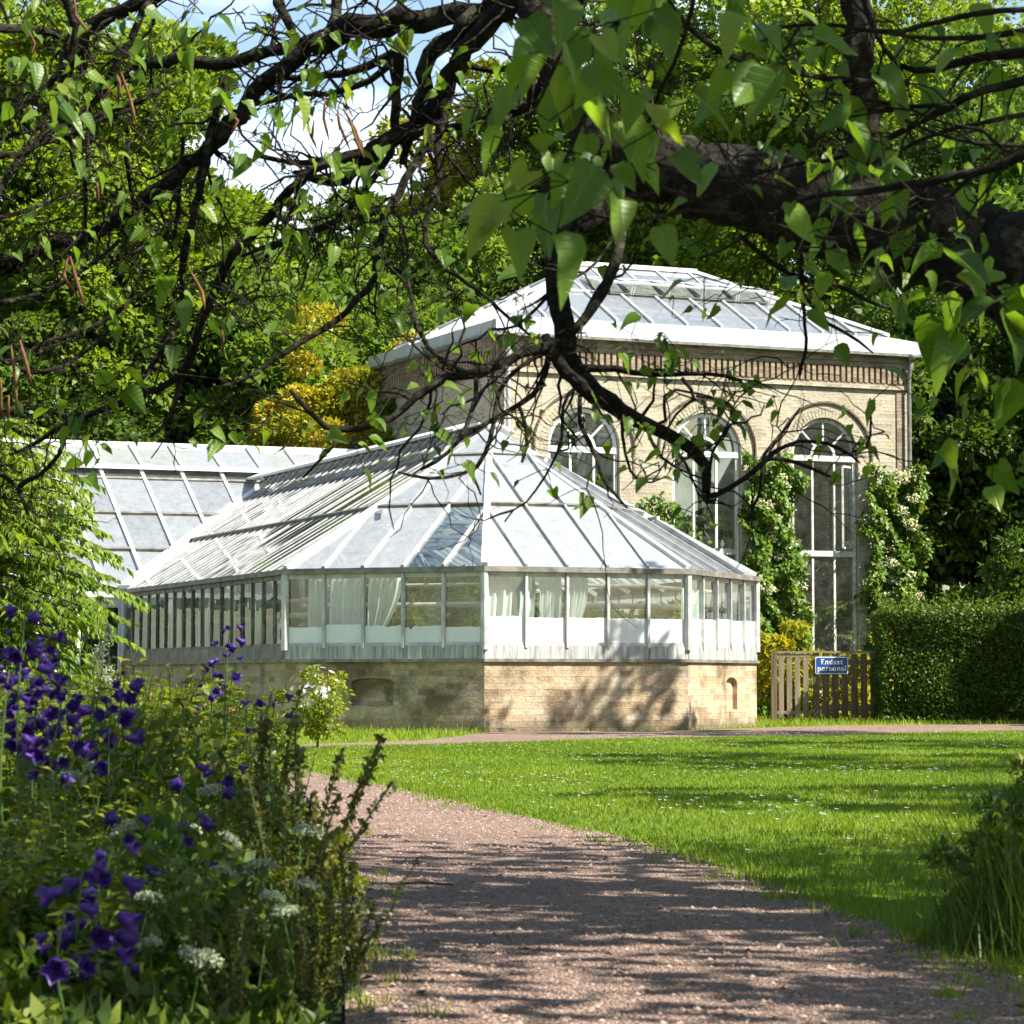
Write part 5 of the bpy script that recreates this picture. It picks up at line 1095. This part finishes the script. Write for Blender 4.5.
def herb(name, h, nstem, lpairs, ll, mat, asp=.4, spread=.16, label='', cat='border plant'):
    o = thing(name, (0, 0, 0), label, cat, 'leafy plants in the border', local=True); b = MB(); LV = []; VV = []
    for k in range(nstem):
        a = rng.uniform(0, 2 * math.pi); r_ = spread * rng.random(); hh_ = h * rng.uniform(.65, 1.05); bd = rng.normal(0, .14, 2) * h
        s = np.linspace(0, 1, 7); pth = np.stack([r_ * math.cos(a) + bd[0] * s ** 1.6, r_ * math.sin(a) + bd[1] * s ** 1.6, hh_ * s], 1); b.tube(pth, np.linspace(.0045, .0018, 7), 4, 0, False)
        n = lpairs * 2; u = np.sort(rng.uniform(.12, 1, n)); Pp = np.stack([np.interp(u, s, pth[:, i]) for i in range(3)], 1); az = np.arange(n) * 2.4 + a
        A = np.stack([np.cos(az), np.sin(az), rng.uniform(-.25, .7, n)], 1); LV.append(leafquads(Pp, A, np.array([0, 0, 1.]) + rng.normal(0, .35, (n, 3)), ll * rng.uniform(.6, 1.2, n) * (1.15 - .5 * u), asp, .08, .18)); VV.append(np.clip(u * .6 + rng.normal(.2, .15, n), 0, 1))
    b.build('stem', 'stem', o); np_mesh('foliage', np.concatenate(LV), 4, mat, o, np.concatenate(VV)); return o
LB = ['bushy dark green border plant in the flower bed', 'fresh light green border plant with pointed leaves in the flower bed', 'fine leaved green border plant in the flower bed', 'broad leaved green border plant in the flower bed']
protos = [herb('leafy_herb', .78, 26, 14, .075, 'l_herb', .42, .2, LB[0]), herb('leafy_herb', .85, 22, 16, .085, 'l_herb2', .3, .2, LB[1]), herb('leafy_herb', .7, 40, 18, .035, 'l_herb2', .4, .22, LB[2]), herb('leafy_herb', .6, 16, 10, .14, 'l_herb', .5, .18, LB[3])]
def border_pos(Y, u): return path_left(min(Y, 21.5)) - .2 - u * (Y * .185 + .1 + path_left(min(Y, 21.5)))
used = [False] * 4
for i in range(120):
    Y = 5.9 + 22 * rng.random() ** 1.15; u = rng.random() ** 1.1; x = border_pos(Y, u); k = int(rng.choice(4, p=[.32, .3, .24, .14]))
    o = protos[k] if not used[k] else copy_tree(protos[k]); used[k] = True
    edgef = min(1, .45 + (path_left(min(Y, 21.5)) - x) * .9)
    if Y < 8.2: edgef *= .62
    o.location = (x, Y, 0); o.rotation_euler.z = rng.uniform(0, 6.28); s = rng.uniform(.75, 1.15) * edgef; o.scale = (s, s, s); o['label'] = LB[k]; o['group'] = ['dark bushy border plants', 'light pointed leaved border plants', 'fine leaved border plants', 'broad leaved border plants'][k]
# violet bellflowers: each plant keeps its own blossoms as parts
def bell_mesh():
    b = MB(); n = 10; vs = []; prof = [(.002, 0), (.011, .004), (.014, .015), (.015, .026), (.021, .036), (.027, .040)]
    for j, (r_, z) in enumerate(prof):
        for k in range(n):
            a = 2 * math.pi * k / n; rr = r_ * (1 + (.22 if k % 2 else -.16) * (j / 5) ** 2); vs.append((rr * math.cos(a), rr * math.sin(a), z + (.008 if (j == 5 and k % 2) else 0)))
    b.add(vs, [(j * n + k, j * n + (k + 1) % n, (j + 1) * n + (k + 1) % n, (j + 1) * n + k) for j in range(5) for k in range(n)]); return b
bell0 = None
def bellflower(px, py_top, Y, nb_, span, scale, label, lean=0):
    global bell0
    top_ = at(px, py_top, Y); base = np.array([top_[0] - lean, Y + .03, 0]); o = thing('bellflower', base, label, 'flower', 'violet bellflowers in the border')
    h = top_[2]; s = np.linspace(0, 1, 10); pth = np.stack([base[0] + lean * s ** 1.5 + .012 * np.sin(s * 7), np.full(10, base[1]) - .02 * s, h * s], 1)
    b = MB(); b.tube(pth, np.linspace(.006, .002, 10), 6); st = b.build('stem', 'stem', o)
    nb_ = max(4, int(nb_ * .8)); scale *= .74
    for k in range(nb_):
        f = k / max(1, nb_ - 1); z = h - span * f; u = max(0, z / h); p = np.array([np.interp(u, s, pth[:, i]) for i in range(3)]); az = k * 2.35 + rng.normal(0, .4); ln = .02 + .03 * f + rng.random() * .015
        d = np.array([math.cos(az), math.sin(az), rng.uniform(-.5, .35)]); q = p + d * ln
        if bell0 is None: bell0 = bell_mesh().build('blossom', 'f_purple', None, True, True); bell0.parent = o; c = bell0
        else: c = bpy.data.objects.new('blossom', bell0.data); C.objects.link(c); c.parent = o
        c.location = tuple(q - base); c.rotation_euler = Vector(d + np.array([0, 0, -.25])).to_track_quat('Z', 'Y').to_euler(); sc = scale * rng.uniform(.55, 1.2) * (.7 + .3 * min(1, f * 3)); c.scale = (sc, sc, sc * rng.uniform(.9, 1.3))
    n = 24; uu = rng.random(n) * .8; Pp = np.stack([np.interp(uu, s, pth[:, i]) for i in range(3)], 1); az = rng.uniform(0, 6.28, n)
    np_mesh('foliage', leafquads(Pp, np.stack([np.cos(az), np.sin(az), rng.uniform(-.1, .6, n)], 1), np.array([0, 0, 1.]) + rng.normal(0, .3, (n, 3)), rng.uniform(.05, .1, n), .3), 4, 'l_herb', o)
for a in ((22, 604, 7.2, 30, .34, 1.0, 'tallest violet bellflower spike at the left edge', 0), (42, 640, 7.3, 40, .30, 1.05, 'dense violet bellflower spike just right of the left edge', .03), (60, 690, 7.2, 26, .2, 1.0, 'short violet bellflower beside the dense spike', .04), (122, 672, 7.9, 18, .24, 1.0, 'violet bellflower spike in front of the white plume', .02), (108, 690, 7.8, 14, .18, 1.0, 'leaning violet bellflower left of the pink roses', -.03),
          (228, 622, 11, 22, .3, .95, 'tall violet bellflower before the conservatory side wall', 0), (212, 655, 11.1, 10, .2, .95, 'shorter violet bellflower before the conservatory side wall', -.02), (274, 690, 10.2, 7, .14, .95, 'violet bellflower near white daisies by brick base', .01), (224, 762, 7.4, 7, .12, 1.0, 'small violet bellflower in the middle of the border', .02), (180, 765, 7.2, 6, .16, 1.0, 'sparse violet bellflower in the middle of the border', -.02),
          (182, 812, 6.5, 6, .1, 1.0, 'low violet bellflower among the pale umbels', .02), (122, 812, 6.2, 6, .1, 1.0, 'low violet bellflower left of the pale umbels', 0), (108, 848, 5.5, 22, .24, 1.1, 'near violet bellflower with large blurred bells at lower left', .03), (78, 870, 5.45, 9, .22, 1.1, 'near violet bellflower at lower left with few bells', -.02), (62, 905, 5.35, 7, .2, 1.1, 'lowest violet bellflower close to the bottom left corner', 0), (5, 670, 7.0, 16, .2, 1.0, 'violet bellflower cut by the left picture edge', 0)): bellflower(*a)
# pale umbels
def umbel(label):
    o = thing('umbel_flower', (0, 0, 0), label, 'flower', 'greenish white umbels', local=True); b = MB(); LV = []
    b.tube([(0, 0, -.6), (.01, 0, -.3), (0, 0, 0)], [.004, .003, .002], 5)
    for k in range(22):
        a = k * 2.4; r_ = .032 * math.sqrt((k + .5) / 22); c = np.array([r_ * math.cos(a), r_ * math.sin(a), .035 - r_ * r_ * 12]); b.tube([(0, 0, 0), c], .0008, 4, 0, False)
        n = 16; LV.append(leafquads(c + rng.normal(0, .0035, (n, 3)), rdir(n), rdir(n, 2), .007, .9))
    b.build('stem', 'stem', o); np_mesh('flower_head', np.concatenate(LV), 4, 'f_umbel', o); return o
um = None
for i, (px, py, Y, s) in enumerate(((305, 842, 6.8, 1.1), (224, 848, 7, 1.0), (212, 800, 8, 1.1), (246, 798, 8, .8), (130, 842, 6.6, 1.2), (262, 880, 6.3, 1.2), (285, 925, 6.0, 1.1), (305, 895, 6.1, .9), (198, 974, 5.6, 1.3), (148, 910, 5.9, 1.0), (222, 882, 6.3, .9), (95, 775, 7.8, .9), (70, 785, 7.6, 1.0), (270, 905, 6.0, .8), (188, 838, 7, .9), (60, 985, 5.4, 1.1), (150, 955, 5.6, .9))):
    if um is None: um = umbel('x'); o = um
    else: o = copy_tree(um)
    o.location = tuple(at(px, py, Y)); o.scale = (s, s, s); o.rotation_euler = (rng.normal(0, .2), rng.normal(0, .2), rng.uniform(0, 6)); o['label'] = 'greenish white umbel flower head among the border plants'
# rusty spikes along the walk
def spike(h):
    o = thing('dock_spike', (0, 0, 0), 'x', 'border plant', 'rusty green spikes at the border edge', local=True); b = MB(); LV = []
    for k in range(9):
        bd = rng.normal(0, .12, 2); hh_ = h * rng.uniform(.6, 1); s = np.linspace(0, 1, 8); pth = np.stack([bd[0] * s ** 1.3 + rng.normal(0, .02), bd[1] * s ** 1.3, hh_ * s], 1); b.tube(pth, .003, 4, 0, False)
        n = 150; u = .15 + .85 * rng.random(n); Pp = np.stack([np.interp(u, s, pth[:, i]) for i in range(3)], 1) + rng.normal(0, .009, (n, 3)) * (1.3 - u)[:, None]; LV.append(leafquads(Pp, rdir(n, .3), rdir(n, 1), rng.uniform(.012, .03, n), .6))
    b.build('stem', 'stem', o); np_mesh('foliage', np.concatenate(LV), 4, 'l_spike', o); return o
sp0 = spike(.62)
for i, (px, py, Y, s, lb) in enumerate(((262, 690, 8.8, 1.25, 'tall rusty green spike plant below the brick niche'), (300, 720, 7.6, 1.1, 'rusty green spike plant beside the gravel walk'), (285, 800, 7.0, .9, 'rusty green spike plant in front of the walk bend'), (352, 868, 6.9, .62, 'low rusty spike plant leaning over the gravel'), (330, 900, 6.4, .6, 'low spike plant at the bottom end of border edge'), (235, 960, 5.8, .6, 'spike plant with brown leaves at the bottom of picture'), (305, 960, 6.0, .55, 'spike plant at the bottom beside the path corner'))):
    o = sp0 if i == 0 else copy_tree(sp0); q = at(px, py, Y); o.location = (q[0], Y, 0); o.rotation_euler.z = i * 1.3; o.scale = (s, s, s); o['label'] = lb
# white daisies on the bush by the wall, roses, plume
def bloom_bush(name, label, px, Y, h, R0, leafm, flm, nf, fs, cat='flowering shrub'):
    o = thing(name, (wx(px, Y), Y, 0), label, cat, None, local=True); q, v, Cn, cr = crown(22, R0, h * .45, h * .5, int(2600 if R0 > .3 else 3600), min(.05, R0 * .13), .35, .3); b = MB(); limbs(b, None, h * .6, .012, Cn, 10); b.build('stem', 'stem', o); np_mesh('foliage', q, 4, leafm, o, v)
    LV = []
    for k in range(nf):
        d = rdir(1, .5)[0]; c = np.array([0, 0, h * .55]) + d * np.array([R0, R0, h * .45]) * rng.uniform(.35, 1.0); n = 7; az = np.arange(n) * 2 * math.pi / n; t1 = unit(np.cross(d, (0, .3, 1.))); t2 = np.cross(d, t1)
        LV.append(leafquads(np.tile(c, (n, 1)), np.cos(az)[:, None] * t1 + np.sin(az)[:, None] * t2 + d * .3, np.tile(d, (n, 1)), fs, .7, .1, .1))
    np_mesh('blossom', np.concatenate(LV), 4, flm, o); return o
bloom_bush('daisy_bush', 'loose bush with small white flowers against the shaded brick base', 318, 31.5, .95, .42, 'l_herb2', 'f_white', 60, .045)
bloom_bush('rose_bush', 'rose bush with salmon pink blooms in the border', 222, 15.5, .72, .35, 'l_herb', 'f_pink', 7, .05)
bloom_bush('rose_bush', 'rose bush with small pink buds left of the salmon blooms', 165, 17, .82, .4, 'l_herb2', 'f_pink', 9, .03)
bloom_bush('yellow_flower_clump', 'small clump with yellow green flowers at the path edge', 312, 7.4, .42, .12, 'l_herb2', 'f_yellow', 10, .014, 'border plant')
o = thing('white_plume', (wx(104, 14), 14, 0), 'pale white flower plume left of the conservatory corner', 'flower', None, local=True)
b = MB(); b.tube([(0, 0, 0), (.02, 0, .6), (.03, 0, 1.05)], [.006, .005, .002], 5); b.build('stem', 'stem', o)
n = 1500; z = rng.random(n); Pp = np.stack([rng.normal(0, .022, n) * (1.1 - z) * 1.8 + .03 * np.sin(z * 9), rng.normal(0, .03, n) * (1.1 - z) * 1.6, .72 + .36 * z], 1)
np_mesh('blossom', leafquads(Pp, rdir(n), rdir(n), .013, .7), 4, 'f_umbel', o)
# tuft at the right edge, its shade put into the dark blade colour
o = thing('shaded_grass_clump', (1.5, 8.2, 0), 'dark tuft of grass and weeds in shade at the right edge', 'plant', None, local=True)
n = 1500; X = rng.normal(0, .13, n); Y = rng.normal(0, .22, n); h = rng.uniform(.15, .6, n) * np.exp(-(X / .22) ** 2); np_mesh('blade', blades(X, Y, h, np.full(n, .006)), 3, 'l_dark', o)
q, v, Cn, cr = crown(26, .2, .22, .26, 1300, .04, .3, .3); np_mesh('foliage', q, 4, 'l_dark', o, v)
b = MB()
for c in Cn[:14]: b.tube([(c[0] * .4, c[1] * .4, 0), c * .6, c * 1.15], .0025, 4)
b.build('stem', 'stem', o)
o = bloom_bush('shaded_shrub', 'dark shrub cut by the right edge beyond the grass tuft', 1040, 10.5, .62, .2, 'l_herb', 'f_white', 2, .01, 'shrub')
M['litter'] = leaf_mat('dry fallen litter', G((.1, .06, .03), (.2, .13, .06), (.16, .17, .05)), .15)
n = 420; Y = 6 + 17 * rng.random(n) ** 1.4; u = rng.random(n); u = np.where(rng.random(n) < .6, np.where(rng.random(n) < .5, u * .12, 1 - u * .12), u); X = path_left(Y) + (path_right(Y) - path_left(Y)) * u
tag(np_mesh('leaf_litter', leafquads(np.stack([X, Y, .008 + .006 * rng.random(n)], 1), rdir(n) * np.array([1, 1, .15]), rdir(n, 4), rng.uniform(.012, .045, n), .55), 4, 'litter'), kind='stuff')
n = 2600; Y = 6.4 + 17 * rng.random(n) ** 1.3; k = rng.integers(0, 130, n); cy = 6.4 + 17 * rng.random(130) ** 1.3; cu = rng.random(130) ** 2.2 * .3; sd = rng.random(130) < .6
cx = np.where(sd, path_right(cy) - cu, path_left(cy) + cu * .8); X = cx[k] + rng.normal(0, .025, n); Y = cy[k] + rng.normal(0, .04, n)
tag(np_mesh('path_weeds', blades(X, Y, rng.uniform(.01, .05, n), np.full(n, .006)), 3, 'grass'), kind='stuff')
# litter: a dry stick and fallen leaves on the gravel
b = MB(); q = gnd(420, 886); b.tube([q + np.array([-.12, 0, .006]), q + np.array([0, .03, .012]), q + np.array([.13, 0, .006])], .004, 6); tag(b.build('fallen_stick', 'twig'), 'thin dry stick lying on the gravel walk', 'stick')
print('objects', len(bpy.data.objects))
